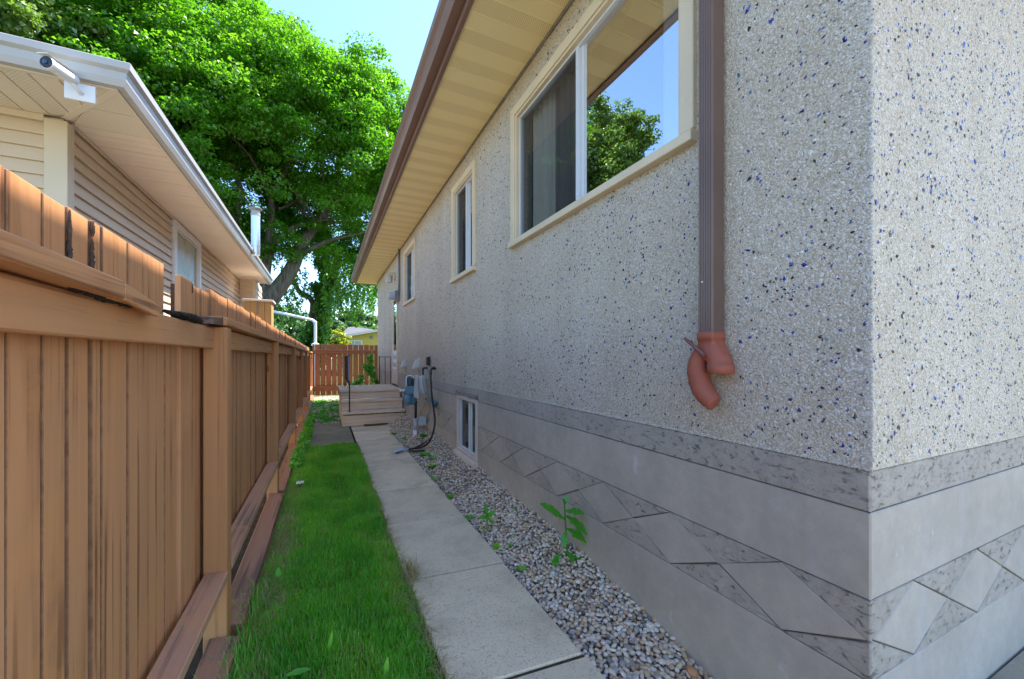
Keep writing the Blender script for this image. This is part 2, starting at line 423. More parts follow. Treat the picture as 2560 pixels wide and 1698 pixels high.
M['nozzle'] = plain('pale_blue_plastic', (0.42, 0.50, 0.62), 0.4, 0.08, 20)

def soffit():
    t = NT('cream_soffit_metal')
    c = t.ramp(t.noise(1.5, 4), [(0.3, (0.86, 0.71, 0.38)), (0.7, (0.90, 0.76, 0.43))])
    return t.done(t.bsdf(c, 0.5, None, 0, 0.4))
M['soffit'] = soffit()
def perforated(name, base, pitch, hole):
    t = NT(name)
    tc = t.n('ShaderNodeTexCoord')
    mp = t.n('ShaderNodeMapping'); mp.inputs['Rotation'].default_value = (0, 0, PI / 4)
    mp.inputs['Scale'].default_value = (1 / pitch,) * 3
    t.l(tc.outputs['Object'], mp.inputs['Vector'])
    fr = t.n('ShaderNodeVectorMath', operation='FRACTION'); t.l(mp.outputs[0], fr.inputs[0])
    sb = t.n('ShaderNodeVectorMath', operation='SUBTRACT'); t.l(fr.outputs[0], sb.inputs[0]); sb.inputs[1].default_value = (0.5, 0.5, 0.5)
    ml = t.n('ShaderNodeVectorMath', operation='MULTIPLY'); t.l(sb.outputs[0], ml.inputs[0]); ml.inputs[1].default_value = (1, 1, 0)
    ln = t.n('ShaderNodeVectorMath', operation='LENGTH'); t.l(ml.outputs[0], ln.inputs[0])
    hf = t.ramp(ln.outputs['Value'], [(hole, (0.36,) * 3), (hole + 0.08, (0, 0, 0))])
    c = t.mix(hf, base, sc(base, 0.10))
    return t.done(t.bsdf(c, 0.5, None, 0, 0.4))
M['soffit_vent'] = perforated('perforated_soffit_metal', (0.86, 0.71, 0.39), 0.0135, 0.24)
M['soffit_pale_vent'] = perforated('perforated_pale_soffit', (0.80, 0.69, 0.57), 0.016, 0.16)

def glass(name, refl=0.5, tint=(0.8, 0.85, 0.85)):
    t = NT(name)
    g = t.n('ShaderNodeBsdfGlossy'); g.inputs['Roughness'].default_value = 0.0
    g.inputs['Color'].default_value = (0.96, 0.98, 1, 1)
    tr = t.n('ShaderNodeBsdfTransparent'); tr.inputs['Color'].default_value = c4(tint)
    fr = t.n('ShaderNodeFresnel'); fr.inputs['IOR'].default_value = 1.52
    f = t.math('ADD', t.math('MULTIPLY', fr.outputs[0], 0.6), refl)
    f.node.use_clamp = True
    mx = t.n('ShaderNodeMixShader'); t.l(f, mx.inputs[0]); t.l(tr.outputs[0], mx.inputs[1]); t.l(g.outputs[0], mx.inputs[2])
    return t.done(mx.outputs[0])
M['glass'] = glass('window_glass', 0.62)
M['glass_dim'] = glass('window_glass_dim', 0.10)
M['glass_frost'] = plain('pale_green_blind_glass', (0.30, 0.38, 0.34), 0.25, 0.05, 1, spec=0.8)
def screen_mat():
    t = NT('insect_screen')
    d = t.n('ShaderNodeBsdfDiffuse'); d.inputs['Color'].default_value = (0.05, 0.052, 0.06, 1)
    tr = t.n('ShaderNodeBsdfTransparent')
    mx = t.n('ShaderNodeMixShader'); mx.inputs[0].default_value = 0.32
    t.l(tr.outputs[0], mx.inputs[1]); t.l(d.outputs[0], mx.inputs[2])
    return t.done(mx.outputs[0])
M['screen'] = screen_mat()

# ------------------------------------------------------------------ mesh and object helpers
class MB:
    def __init__(self): self.v = []; self.f = []; self.mi = []; self.cur = 0
    def add(self, vs, fs):
        b = len(self.v); self.v += [tuple(p) for p in vs]
        for f in fs: self.f.append(tuple(b + i for i in f)); self.mi.append(self.cur)
        return self
    def box(self, x0, x1, y0, y1, z0, z1):
        return self.hexa([(x0, y0, z0), (x1, y0, z0), (x1, y1, z0), (x0, y1, z0)], [(x0, y0, z1), (x1, y0, z1), (x1, y1, z1), (x0, y1, z1)])
    def hexa(self, lo, hi):
        return self.add(list(lo) + list(hi), [(3, 2, 1, 0), (4, 5, 6, 7), (0, 1, 5, 4), (1, 2, 6, 5), (2, 3, 7, 6), (3, 0, 4, 7)])
    def quad(self, a, b, c, d): return self.add([a, b, c, d], [(0, 1, 2, 3)])
    def prism(self, poly, axis, a0, a1, end=True):
        """extrude a polygon (2-D points in the other two axes) along an axis"""
        def P(p, a):
            return {'X': (a, p[0], p[1]), 'Y': (p[0], a, p[1]), 'Z': (p[0], p[1], a)}[axis]
        n = len(poly)
        vs = [P(p, a0) for p in poly] + [P(p, a1) for p in poly]
        fs = [(i, (i + 1) % n, n + (i + 1) % n, n + i) for i in range(n)]
        if end: fs += [tuple(range(n - 1, -1, -1)), tuple(range(n, 2 * n))]
        return self.add(vs, fs)
    def tube(self, path, rad, seg=10, cap=True):
        path = [Vector(p) for p in path]; n = len(path)
        if isinstance(rad, (int, float)): rad = [rad] * n
        ref = Vector((0, 0, 1)); prev = None; vs = []
        for i, p in enumerate(path):
            d = (path[min(i + 1, n - 1)] - path[max(i - 1, 0)]).normalized()
            if prev is None:
                u = d.cross(ref)
                if u.length < 1e-3: u = d.cross(Vector((1, 0, 0)))
                u.normalize()
            else:
                u = (prev - d * prev.dot(d))
                if u.length < 1e-6: u = d.orthogonal()
                u.normalize()
            prev = u; w = d.cross(u)
            for k in range(seg):
                a = 2 * PI * k / seg
                vs.append(p + (u * math.cos(a) + w * math.sin(a)) * rad[i])
        fs = []
        for i in range(n - 1):
            for k in range(seg):
                fs.append((i * seg + k, i * seg + (k + 1) % seg, (i + 1) * seg + (k + 1) % seg, (i + 1) * seg + k))
        if cap: fs += [tuple(range(seg - 1, -1, -1)), tuple(range((n - 1) * seg, n * seg))]
        return self.add(vs, fs)
    def lathe(self, prof, base, axis=(0, 0, 1), seg=20):
        """profile = (radius, height) pairs along the axis from base"""
        a = Vector(axis).normalized(); b = Vector(base)
        path = [b + a * h for r, h in prof]
        u = a.orthogonal().normalized(); w = a.cross(u); vs = []
        for (r, h), p in zip(prof, path):
            for k in range(seg):
                t = 2 * PI * k / seg
                vs.append(p + (u * math.cos(t) + w * math.sin(t)) * max(r, 1e-4))
        fs = []
        n = len(prof)
        for i in range(n - 1):
            for k in range(seg):
                fs.append((i * seg + k, i * seg + (k + 1) % seg, (i + 1) * seg + (k + 1) % seg, (i + 1) * seg + k))
        fs += [tuple(range(seg - 1, -1, -1)), tuple(range((n - 1) * seg, n * seg))]
        return self.add(vs, fs)

def spline(pts, n=8):
    """Catmull-Rom through the points"""
    P = [Vector(p) for p in pts]; out = []
    for i in range(len(P) - 1):
        p0, p1, p2, p3 = P[max(i - 1, 0)], P[i], P[i + 1], P[min(i + 2, len(P) - 1)]
        for k in range(n):
            t = k / n
            out.append(0.5 * ((2 * p1) + (p2 - p0) * t + (2 * p0 - 5 * p1 + 4 * p2 - p3) * t * t + (3 * p1 - p0 - 3 * p2 + p3) * t ** 3))
    out.append(P[-1]); return out

def wloc(o):
    v = Vector((0, 0, 0))
    while o is not None: v = v + o.location; o = o.parent
    return v

def obj(name, mb, mat, parent=None, smooth=False, bevel=0.0, loc=None):
    """link mb (in world coordinates) as one mesh object"""
    org = wloc(parent) if parent is not None else Vector((0, 0, 0))
    me = bpy.data.meshes.new(name)
    L = Vector(loc) if loc is not None else Vector((0, 0, 0))
    sub = org + (L if parent is None else Vector((0, 0, 0)))
    me.from_pydata([(p[0] - sub.x, p[1] - sub.y, p[2] - sub.z) for p in mb.v], [], mb.f)
    mats = mat if isinstance(mat, (list, tuple)) else [mat]
    for m in mats: me.materials.append(m)
    if len(mats) > 1:
        me.polygons.foreach_set('material_index', mb.mi)
    bm = bmesh.new(); bm.from_mesh(me)
    bmesh.ops.recalc_face_normals(bm, faces=bm.faces)
    if bevel > 0:
        bmesh.ops.bevel(bm, geom=[e for e in bm.edges if len(e.link_faces) == 2 and e.calc_face_angle(0) > 0.6], offset=bevel, segments=1, affect='EDGES', profile=0.5)
    bm.to_mesh(me); bm.free()
    if smooth:
        for p in me.polygons: p.use_smooth = True
    o = bpy.data.objects.new(name, me); C.objects.link(o)
    o.location = L
    if parent is not None: o.parent = parent
    return o

def tag(o, label=None, cat=None, group=None, kind=None):
    if label: o['label'] = label
    if cat: o['category'] = cat
    if group: o['group'] = group
    if kind: o['kind'] = kind
    return o

def thing(name, label, cat, loc, group=None):
    o = bpy.data.objects.new(name, None); C.objects.link(o)
    o.location = loc; o.empty_display_size = 0.1
    return tag(o, label, cat, group)

def fast_mesh(name, V, F, mat, parent=None, tint=None, smooth=False, org=None):
    """big mesh straight from numpy: V (n,3) world, F (m,k)"""
    if org is None: org = wloc(parent) if parent is not None else Vector((0, 0, 0))
    V = np.asarray(V, np.float32) - np.array(org, np.float32)
    F = np.asarray(F, np.int32)
    me = bpy.data.meshes.new(name)
    me.vertices.add(len(V)); me.vertices.foreach_set('co', V.ravel())
    k = F.shape[1]
    me.loops.add(F.size); me.loops.foreach_set('vertex_index', F.ravel())
    me.polygons.add(len(F))
    me.polygons.foreach_set('loop_start', np.arange(0, F.size, k, dtype=np.int32))
    if tint is not None:
        a = me.color_attributes.new('tint', 'FLOAT_COLOR', 'POINT')
        col = np.ones((len(V), 4), np.float32); col[:, 0] = tint; col[:, 1] = tint; col[:, 2] = tint
        a.data.foreach_set('color', col.ravel())
    me.materials.append(mat)
    me.update(calc_edges=True); me.validate()
    if smooth: me.polygons.foreach_set('use_smooth', np.ones(len(F), bool))
    o = bpy.data.objects.new(name, me); C.objects.link(o)
    if parent is not None: o.parent = parent
    return o

def copy_tree(o, parent=None):
    c = o.copy(); C.objects.link(c)
    if parent is not None: c.parent = parent
    for ch in list(o.children): copy_tree(ch, c)
    return c

def frame_box(mb, x0, x1, y0, y1, z0, z1, wy, wzt, wzb=None):
    """rectangular ring in the YZ plane, butt-jointed"""
    wzb = wzt if wzb is None else wzb
    mb.box(x0, x1, y0, y0 + wy, z0 + wzb, z1 - wzt); mb.box(x0, x1, y1 - wy, y1, z0 + wzb, z1 - wzt)
    mb.box(x0, x1, y0, y1, z1 - wzt, z1); mb.box(x0, x1, y0, y1, z0, z0 + wzb)

# ------------------------------------------------------------------ ground
W = 1.46            # face of the stucco wall
YC = 0.616          # front corner of the house
YE = 12.92          # far corner
def bank(y):        # height of the gravel against the wall
    return float(np.interp(y, [0.4, 1.16, 1.5, 2.1, 3.9, 5.65, 8.1], [-0.10, -0.03, 0.02, 0.085, 0.16, 0.20, 0.20]))

def sheet(name, x0, x1, y0, y1, nx, ny, zf, mat):
    xs = np.linspace(x0, x1, nx + 1); ys = np.linspace(y0, y1, ny + 1)
    V = [(x, y, zf(x, y)) for y in ys for x in xs]
    F = [(j * (nx + 1) + i, j * (nx + 1) + i + 1, (j + 1) * (nx + 1) + i + 1, (j + 1) * (nx + 1) + i) for j in range(ny) for i in range(nx)]
    return tag(fast_mesh(name, V, F, mat, None, None, True), kind='structure')

g = MB().quad((-900, -900, -0.16), (900, -900, -0.16), (900, 900, -0.16), (-900, 900, -0.16))
tag(obj('ground', g, M['ground']), kind='structure')
sheet('alley_soil', -0.62, 1.03, 0.2, 15.05, 20, 180, lambda x, y: -0.045 + 0.012 * mnoise.noise((x * 6, y * 6, 0)), M['soil'])
tag(obj('neighbour_yard', MB().box(-30, -1.701, 0.191, 40, -0.15, -0.02).box(-1.70, -0.621, 15.1, 40, -0.15, -0.02), M['ground']), kind='structure')
tag(obj('neighbour_gravel', MB().box(-1.70, -0.621, 0.191, 15.09, -0.15, -0.018), M['pale_grit']), kind='structure')
tag(obj('back_yard', MB().box(-0.62, 30, 15.06, 60, -0.15, -0.015), M['ground']), kind='structure')
tag(obj('driveway', MB().box(-14, 24, -30, 0.19, -0.15, -0.05), M['driveway']), kind='structure')
tag(obj('front_walk', MB().box(1.5, 12, 0.191, 0.61, -0.15, 0.062), M['driveway']), kind='structure')

# lawn -------------------------------------------------------------
def lawn_l(y): return -0.355 + 0.03 * mnoise.noise((0.3, y * 2.2, 1)) + 0.015 * mnoise.noise((7, y * 9, 1))
def lawn_r(y): return 0.432 + 0.022 * mnoise.noise((4.3, y * 2.5, 1)) + 0.015 * mnoise.noise((2, y * 11, 1))
def lawn_far(x): return 6.45 + 0.10 * mnoise.noise((x * 5, 0, 3))
lawn = sheet('lawn', -0.36, 0.42, 0.6, 6.45, 30, 160, lambda x, y: -0.012 + 0.014 * mnoise.noise((x * 5, y * 5, 2)), M['thatch'])

def blades(n, region, hmin, hmax, w, seedv, tintf, lean=0.5, zf=None, flat=0.0):
    r = np.random.default_rng(seedv)
    P = region(r, n); n = len(P)
    h = r.uniform(hmin, hmax, n) * P[:, 3]
    a = r.uniform(0, 2 * PI, n); ln = r.uniform(0.08, lean, n) * (1 + flat)
    dx, dy = np.cos(a), np.sin(a)
    wd = r.uniform(0.7, 1.3, n) * w
    px, py = -dy * wd / 2, dx * wd / 2
    levels = [(0, 1.0), (0.45, 0.85), (0.8, 0.5), (1.0, 0.06)]
    vs = []
    for t, k in levels:
        cx = P[:, 0] + dx * ln * h * t ** 1.8; cy = P[:, 1] + dy * ln * h * t ** 1.8
        cz = P[:, 2] + h * (t - 0.25 * ln * t * t)
        vs.append(np.stack([cx - px * k, cy - py * k, cz], 1)); vs.append(np.stack([cx + px * k, cy + py * k, cz], 1))
    V = np.stack(vs, 1).reshape(-1, 3)
    b = np.arange(n)[:, None] * 8
    F = np.concatenate([b + np.array([[0, 1, 3, 2]]), b + np.array([[2, 3, 5, 4]]), b + np.array([[4, 5, 7, 6]])], 0)
    t = np.repeat(tintf(r, P), 8)
    return V, F, t

def lawn_region(r, n):
    y = 1.05 + (6.5 - 1.05) * r.random(n) ** 1.45
    x = r.uniform(-0.42, 0.47, n)
    keep = np.zeros(n, bool); hs = np.ones(n); z = np.zeros(n)
    for i in range(n):
        d = mnoise.noise((x[i] * 3.3, y[i] * 2.6, 5)) + 0.5 * mnoise.noise((x[i] * 11, y[i] * 9, 5))
        l, rr = lawn_l(y[i]), lawn_r(y[i])
        ok = l < x[i] < rr and y[i] < lawn_far(x[i])
        edge = min(x[i] - l, rr - x[i])
        # thin strip beside the fence and bare spots
        thin = 0.72 if (x[i] < -0.20 and mnoise.noise((x[i] * 4, y[i] * 1.4, 9)) > -0.05 and y[i] < 4.6) else 1.0
        if d < -0.42: thin *= 0.55
        keep[i] = ok and r.random() < thin
        hs[i] = (0.62 + 0.5 * max(0, d + 0.35)) * (0.85 if edge < 0.03 else 1.0)
        hs[i] *= 1.0 + 0.35 * max(0, min(1, (y[i] - 4) / 2.5))
        z[i] = -0.015 + 0.014 * mnoise.noise((x[i] * 5, y[i] * 5, 2))
    return np.stack([x, y, z, hs], 1)[keep]
def lawn_tint(r, P):
    n = len(P)
    patch = np.array([mnoise.noise((p[0] * 4, p[1] * 3.2, 20)) for p in P])
    t = np.clip(0.42 + 0.45 * patch + r.normal(0, 0.14, n), 0, 0.86)
    dead = r.random(n) < np.where((P[:, 0] < -0.2) & (P[:, 1] < 4.6), 0.24, 0.09 + 0.15 * (patch > 0.3))
    t[dead] = r.uniform(0.88, 1.0, dead.sum())
    return t
V, F, T = blades(185000, lawn_region, 0.028, 0.075, 0.0034, 3, lawn_tint, 0.75)
tag(fast_mesh('lawn_grass', V, F, M['grass'], None, T), 'bright green mown grass strip between the brown fence and the paver path', 'grass', kind='stuff')
# dead, flattened grass along the fence side and the paver edge
def dry_region(r, n):
    y = 1.05 + 5.2 * r.random(n) ** 1.4
    left = r.random(n) < 0.80
    x = np.where(left, -0.33 + np.abs(r.normal(0, 0.075, n)), 0.45 - np.abs(r.normal(0, 0.02, n)))
    return np.stack([x, y, np.full(n, -0.008), np.ones(n)], 1)
V, F, T = blades(9000, dry_region, 0.025, 0.06, 0.003, 5, lambda r, P: r.random(len(P)), 1.6, flat=0.6)
tag(fast_mesh('dry_grass', V, F, M['dry_grass'], None, T), 'straw coloured dead grass along both edges of the lawn strip', 'dead grass', kind='stuff')
# long blades leaning at the foot of the first post
def tuft_region(r, n):
    y = r.uniform(1.75, 2.6, n); x = -0.335 + r.normal(0, 0.03, n)
    return np.stack([x, y, np.full(n, -0.02), np.ones(n)], 1)
V, F, T = blades(420, tuft_region, 0.06, 0.14, 0.0042, 8, lambda r, P: np.where(r.random(len(P)) < 0.8, r.uniform(0, 0.5, len(P)), 0.95), 0.7)
tag(fast_mesh('long_grass', V, F, M['grass'], None, T), 'long unmown grass blades at the foot of the nearest fence post', 'grass', kind='stuff')

# paver path -------------------------------------------------------
joints = [0.10, 0.78, 1.47, 2.34, 3.21, 4.04, 4.90, 5.74, 6.66, 7.55, 8.14]
path = tag(obj('path', MB().box(0.43, 1.02, 0.15, 8.6, -0.10, -0.008), M['soil']), kind='structure')
for i in range(len(joints) - 1):
    g_ = 0.0045 if joints[i] < 1.4 else 0.008
    y0, y1 = joints[i] + g_, joints[i + 1] - (0.0045 if joints[i + 1] < 2 else 0.008)
    sk = [random.uniform(-0.0015, 0.0015) for _ in range(4)]
    x0, x1 = 0.435 + random.uniform(-0.008, 0.008), 1.03 + random.uniform(-0.008, 0.010)
    if i == len(joints) - 2: x1 = 1.40
    z = random.uniform(-0.004, 0.004); zt = random.uniform(-0.003, 0.003)
    dy = 0.02      # joints run very slightly askew
    lo = [(x0, y0 + sk[0] + dy, -0.055), (x1, y0 + sk[1] - dy, -0.055), (x1, y1 + sk[2] - dy, -0.055), (x0, y1 + sk[3] + dy, -0.055)]
    hi = [(p[0], p[1], z + (zt if k in (1, 2) else -zt)) for k, p in enumerate(lo)]
    s = obj('slab', MB().hexa(lo, hi), M['slab'], path, bevel=0.005)
    if i in (6, 7): s['label'] = 'paler grey path slab'
for y0, y1 in ((6.56, 7.62), (7.64, 8.74)):
    s = obj('slab', MB().hexa([(-0.29, y0, -0.06), (0.405, y0, -0.06), (0.405, y1, -0.06), (-0.29, y1, -0.06)],
                              [(-0.29, y0, -0.008), (0.405, y0, -0.004), (0.405, y1, -0.004), (-0.29, y1, -0.01)]), M['slab_old'], path, bevel=0.006)
    s['label'] = 'dark mossy slab beside the path'

# gravel -----------------------------------------------------------
def gz(x, y):
    t = max(0, min(1, (x - 1.03) / 0.43))
    return -0.035 + (bank(y) + 0.01) * t ** 1.2 + 0.012 * mnoise.noise((x * 7, y * 7, 4))
gravel_bed = sheet('gravel_bed', 1.012, 1.485, 0.25, 8.12, 12, 160, lambda x, y: gz(x, y) - 0.006, M['grit'])

def ico(sub):
    bm = bmesh.new(); bmesh.ops.create_icosphere(bm, subdivisions=sub, radius=1)
    V = np.array([v.co[:] for v in bm.verts]); F = np.array([[v.index for v in f.verts] for f in bm.faces]); bm.free()
    return V, F
ICO2, ICO1 = ico(2), ico(1)
def rot_mats(r, n):
    q = r.normal(size=(n, 4)); q /= np.linalg.norm(q, axis=1)[:, None]
    w, x, y, z = q.T
    return np.stack([np.stack([1 - 2 * (y * y + z * z), 2 * (x * y - z * w), 2 * (x * z + y * w)], 1),
                     np.stack([2 * (x * y + z * w), 1 - 2 * (x * x + z * z), 2 * (y * z - x * w)], 1),
                     np.stack([2 * (x * z - y * w), 2 * (y * z + x * w), 1 - 2 * (x * x + y * y)], 1)], 1)
def stones(r, P, S, base, tilt=0.35):
    V0, F0 = base; n = len(P)
    sx = S * r.uniform(0.85, 1.35, n); sy = S * r.uniform(0.7, 1.0, n); sz = S * r.uniform(0.5, 0.8, n)
    wob = 1 + r.normal(0, 0.07, (n, len(V0)))
    L = V0[None] * wob[:, :, None] * np.stack([sx, sy, sz], 1)[:, None, :]
    a = r.uniform(0, 2 * PI, n); b = r.normal(0, tilt, n); c = r.normal(0, tilt, n)
    ca, sa, cb, sb, cc, s_c = np.cos(a), np.sin(a), np.cos(b), np.sin(b), np.cos(c), np.sin(c)
    x, y, z = L[..., 0], L[..., 1], L[..., 2]
    y, z = y * cb[:, None] - z * sb[:, None], y * sb[:, None] + z * cb[:, None]
    x, z = x * cc[:, None] + z * s_c[:, None], -x * s_c[:, None] + z * cc[:, None]
    x, y = x * ca[:, None] - y * sa[:, None], x * sa[:, None] + y * ca[:, None]
    V = np.stack([x, y, z], 2) + P[:, None, :]
    F = F0[None] + (np.arange(n) * len(V0))[:, None, None]
    return V.reshape(-1, 3), F.reshape(-1, 3), np.repeat(r.random(n), len(V0))

def poisson(r, x0, x1, y0, y1, radius, n):
    """dart throwing on a grid hash"""
    cell = radius; grid = {}; out = []
    xs = r.uniform(x0, x1, n); ys = r.uniform(y0, y1, n)
    for x, y in zip(xs, ys):
        i, j = int(x / cell), int(y / cell); ok = True
        for di in (-1, 0, 1):
            for dj in (-1, 0, 1):
                for (a, b) in grid.get((i + di, j + dj), ()):
                    if (a - x) ** 2 + (b - y) ** 2 < radius * radius: ok = False; break
                if not ok: break
            if not ok: break
        if ok: grid.setdefault((i, j), []).append((x, y)); out.append((x, y))
    return np.array(out)

rg = np.random.default_rng(21)
near = poisson(rg, 1.035, 1.465, 0.95, 3.6, 0.0185, 26000)
order = np.argsort(near[:, 1])
near = near[order]
vis = near[near[:, 1] > 1.12]
first, rest = vis[:300], np.concatenate([near[near[:, 1] <= 1.12], vis[300:]])
PEB = []
for k in range(8):
    r = np.random.default_rng(100 + k)
    V, F, T = stones(r, np.zeros((1, 3)), np.array([1.0]), ICO2, 0.2)
    me = bpy.data.meshes.new('pebble')
    me.from_pydata(V.tolist(), [], F.tolist()); me.materials.append(M['pebble_rand'])
    for p in me.polygons: p.use_smooth = True
    PEB.append(me)
gorg = wloc(gravel_bed)
for i, (x, y) in enumerate(first):
    o = bpy.data.objects.new('pebble', PEB[i % 8]); C.objects.link(o); o.parent = gravel_bed
    s = float(rg.uniform(0.0105, 0.0165)) * (1.25 if rg.random() < 0.15 else 1)
    o.location = (x, y, gz(x, y) + 0.012 + float(rg.uniform(0, 0.010)))
    o.rotation_euler = (float(rg.normal(0, .35)), float(rg.normal(0, .35)), float(rg.uniform(0, 6.28)))
    o.scale = (s, s, s)
os_ = bpy.data.objects.new('pebble', PEB[2].copy()); C.objects.link(os_); os_.parent = gravel_bed
os_.data.materials[0] = M['orange_stone']; os_.location = (1.40, 1.20, gz(1.40, 1.2) + 0.03); os_.scale = (0.034, 0.027, 0.022); os_.rotation_euler = (0.2, 0.1, 0.9)
os_['label'] = 'large flat orange stone'
def zs(P): return np.array([gz(x, y) for x, y in P])
P = np.column_stack([rest, zs(rest) + rg.uniform(0.010, 0.024, len(rest))])
parts_ = [stones(rg, P, rg.uniform(0.0100, 0.0160, len(P)), ICO2)]
lowp = poisson(rg, 1.03, 1.465, 0.95, 3.6, 0.017, 14000)
P = np.column_stack([lowp, zs(lowp) + rg.uniform(-0.004, 0.008, len(lowp))])
parts_.append(stones(rg, P, rg.uniform(0.009, 0.014, len(P)), ICO1))
farp = poisson(rg, 1.035, 1.465, 3.6, 8.1, 0.021, 30000)
P = np.column_stack([farp, zs(farp) + rg.uniform(0.006, 0.022, len(farp))])
parts_.append(stones(rg, P, rg.uniform(0.010, 0.0165, len(P)), ICO1))
def join(parts):
    off = 0; Vs, Fs, Ts = [], [], []
    for V, F, T in parts: Vs.append(V); Fs.append(F + off); Ts.append(T); off += len(V)
    return np.concatenate(Vs), np.concatenate(Fs), np.concatenate(Ts)
V, F, T = join(parts_)
tag(fast_mesh('gravel', V, F, M['pebble_attr'], gravel_bed, T, True), kind='stuff')
# far gravel yard behind the slabs
yard = sheet('gravel_yard', -0.55, 2.6, 8.74, 15.04, 20, 60, lambda x, y: -0.03 + 0.02 * mnoise.noise((x * 3, y * 3, 4)), M['grit'])
yp = poisson(rg, -0.5, 1.2, 8.72, 15.0, 0.034, 16000)
P = np.column_stack([yp, np.array([-0.02 + 0.02 * mnoise.noise((x * 3, y * 3, 4)) for x, y in yp]) + rg.uniform(0, 0.012, len(yp))])
V, F, T = stones(rg, P, rg.uniform(0.014, 0.024, len(P)), ICO1)
tag(fast_mesh('gravel', V, F, M['pebble_attr'], yard, T, True), kind='stuff')

# ------------------------------------------------------------------ the stucco house
house = thing('stucco_house', 'pebble dash bungalow with brown gutter and cream soffit right of the path', 'house', (W, YC, 0))
XR = 9.6
SOF = 3.64
openings = [(1.29, 3.05, 2.30, 3.36), (4.09, 4.83, 2.30, 3.37), (7.24, 8.24, 2.41, 3.39), (9.16, 9.92, 0.70, 2.74)]
def wall_with_holes(mb, y0, y1, z0, z1, holes, xf, xb):
    ys = sorted({y0, y1, *[h[0] for h in holes], *[h[1] for h in holes]})
    zs_ = sorted({z0, z1, *[min(max(h[2], z0), z1) for h in holes], *[min(max(h[3], z0), z1) for h in holes]})
    for i in range(len(ys) - 1):
        for j in range(len(zs_) - 1):
            yc, zc = (ys[i] + ys[i + 1]) / 2, (zs_[j] + zs_[j + 1]) / 2
            if any(h[0] < yc < h[1] and h[2] < zc < h[3] for h in holes): continue
            a, b, c, d = ys[i], ys[i + 1], zs_[j], zs_[j + 1]
            mb.quad((xf, b, c), (xf, a, c), (xf, a, d), (xf, b, d))
            mb.quad((xb, a, c), (xb, b, c), (xb, b, d), (xb, a, d))
    for (a, b, c, d) in holes:
        c, d = max(c, z0), min(d, z1)
        mb.quad((xf, a, c), (xb, a, c), (xb, a, d), (xf, a, d)); mb.quad((xf, b, c), (xf, b, d), (xb, b, d), (xb, b, c))
        mb.quad((xf, a, d), (xb, a, d), (xb, b, d), (xf, b, d)); mb.quad((xf, a, c), (xf, b, c), (xb, b, c), (xb, a, c))
ZB = 0.966          # bottom edge of the stucco
mb = MB()
wall_with_holes(mb, YC, YE, ZB, SOF, openings, W, W + 0.16)
mb.quad((W, YC, ZB), (XR, YC, ZB), (XR, YC, SOF), (W, YC, SOF))
mb.quad((W, YE, ZB), (W, YE, SOF), (XR, YE, SOF), (XR, YE, ZB))
mb.quad((XR, YC, ZB), (XR, YE, ZB), (XR, YE, SOF), (XR, YC, SOF))
mb.quad((W, YC, ZB), (W, YE, ZB), (W + 0.04, YE, ZB), (W + 0.04, YC, ZB)); mb.quad((W + .04, YC, ZB), (W + .04, YC + 0.04, ZB), (XR, YC + 0.04, ZB), (XR, YC, ZB))
wall = obj('wall', mb, M['stucco'], house)
# floor, ceiling and a partition inside keep the rooms dim
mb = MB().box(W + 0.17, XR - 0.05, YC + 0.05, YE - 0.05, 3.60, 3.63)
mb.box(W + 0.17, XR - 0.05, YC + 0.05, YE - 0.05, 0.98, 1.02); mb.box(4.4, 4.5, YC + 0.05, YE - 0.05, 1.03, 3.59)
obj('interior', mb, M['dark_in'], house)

# foundation with incised diamonds
FX = W + 0.012      # back plane of the joints
found = MB()
wall_with_holes(found, YC + 0.012, YE - 0.016, -0.3, ZB - 0.001, [(3.99, 4.69, 0.20, 0.855), (9.16, 9.92, 0.70, 2.74)], FX, FX + 0.2)
found.quad((FX, YC + 0.012, -0.3), (XR - 0.02, YC + 0.012, -0.3), (XR - 0.02, YC + 0.012, ZB - 0.001), (FX, YC + 0.012, ZB - 0.001))
found.quad((FX, YE - 0.016, -0.3), (FX, YE - 0.016, ZB - .001), (XR - 0.02, YE - 0.016, ZB - .001), (XR - 0.02, YE - 0.016, -0.3))
foundation_o = obj('foundation', found, M['groove'], house)
def inset(poly, d):
    n = len(poly); out = []
    area = sum(poly[i][0] * poly[(i + 1) % n][1] - poly[(i + 1) % n][0] * poly[i][1] for i in range(n))
    s = 1 if area > 0 else -1
    for i in range(n):
        p0, p1, p2 = Vector(poly[i - 1]), Vector(poly[i]), Vector(poly[(i + 1) % n])
        e1, e2 = (p1 - p0).normalized(), (p2 - p1).normalized()
        n1, n2 = Vector((-e1.y, e1.x)) * s, Vector((-e2.y, e2.x)) * s
        b = (n1 + n2); k = d / max(0.25, (1 + n1.dot(n2)))
        out.append(tuple(p1 + b * k))
    return out
def plate(poly, depth, mat, side=True, gap=0.0022, edge=0.003):
    if side: P3 = lambda p, o: (FX - o, p[0], p[1])
    else: P3 = lambda p, o: (p[0], YC + 0.012 - o, p[1])
    a = inset(poly, gap); b = inset(poly, gap + edge)
    n = len(poly)
    vs = [P3(p, -0.002) for p in a] + [P3(p, depth - 0.003) for p in a] + [P3(p, depth) for p in b]
    fs = []
    for r_ in range(2):
        for i in range(n): fs.append((r_ * n + i, r_ * n + (i + 1) % n, (r_ + 1) * n + (i + 1) % n, (r_ + 1) * n + i))
    fs.append(tuple(range(2 * n, 3 * n)))
    return obj('foundation_panel', MB().add(vs, fs), mat, foundation_o)
ZT, ZM, Z1, Z0, ZL = ZB - 0.002, 0.840, 0.577, 0.334, -0.28
def band(y0, y1, z0, z1, mat, d=0.009, side=True): plate([(y0, z0), (y1, z0), (y1, z1), (y0, z1)], d, mat, side)
CELL = 0.503
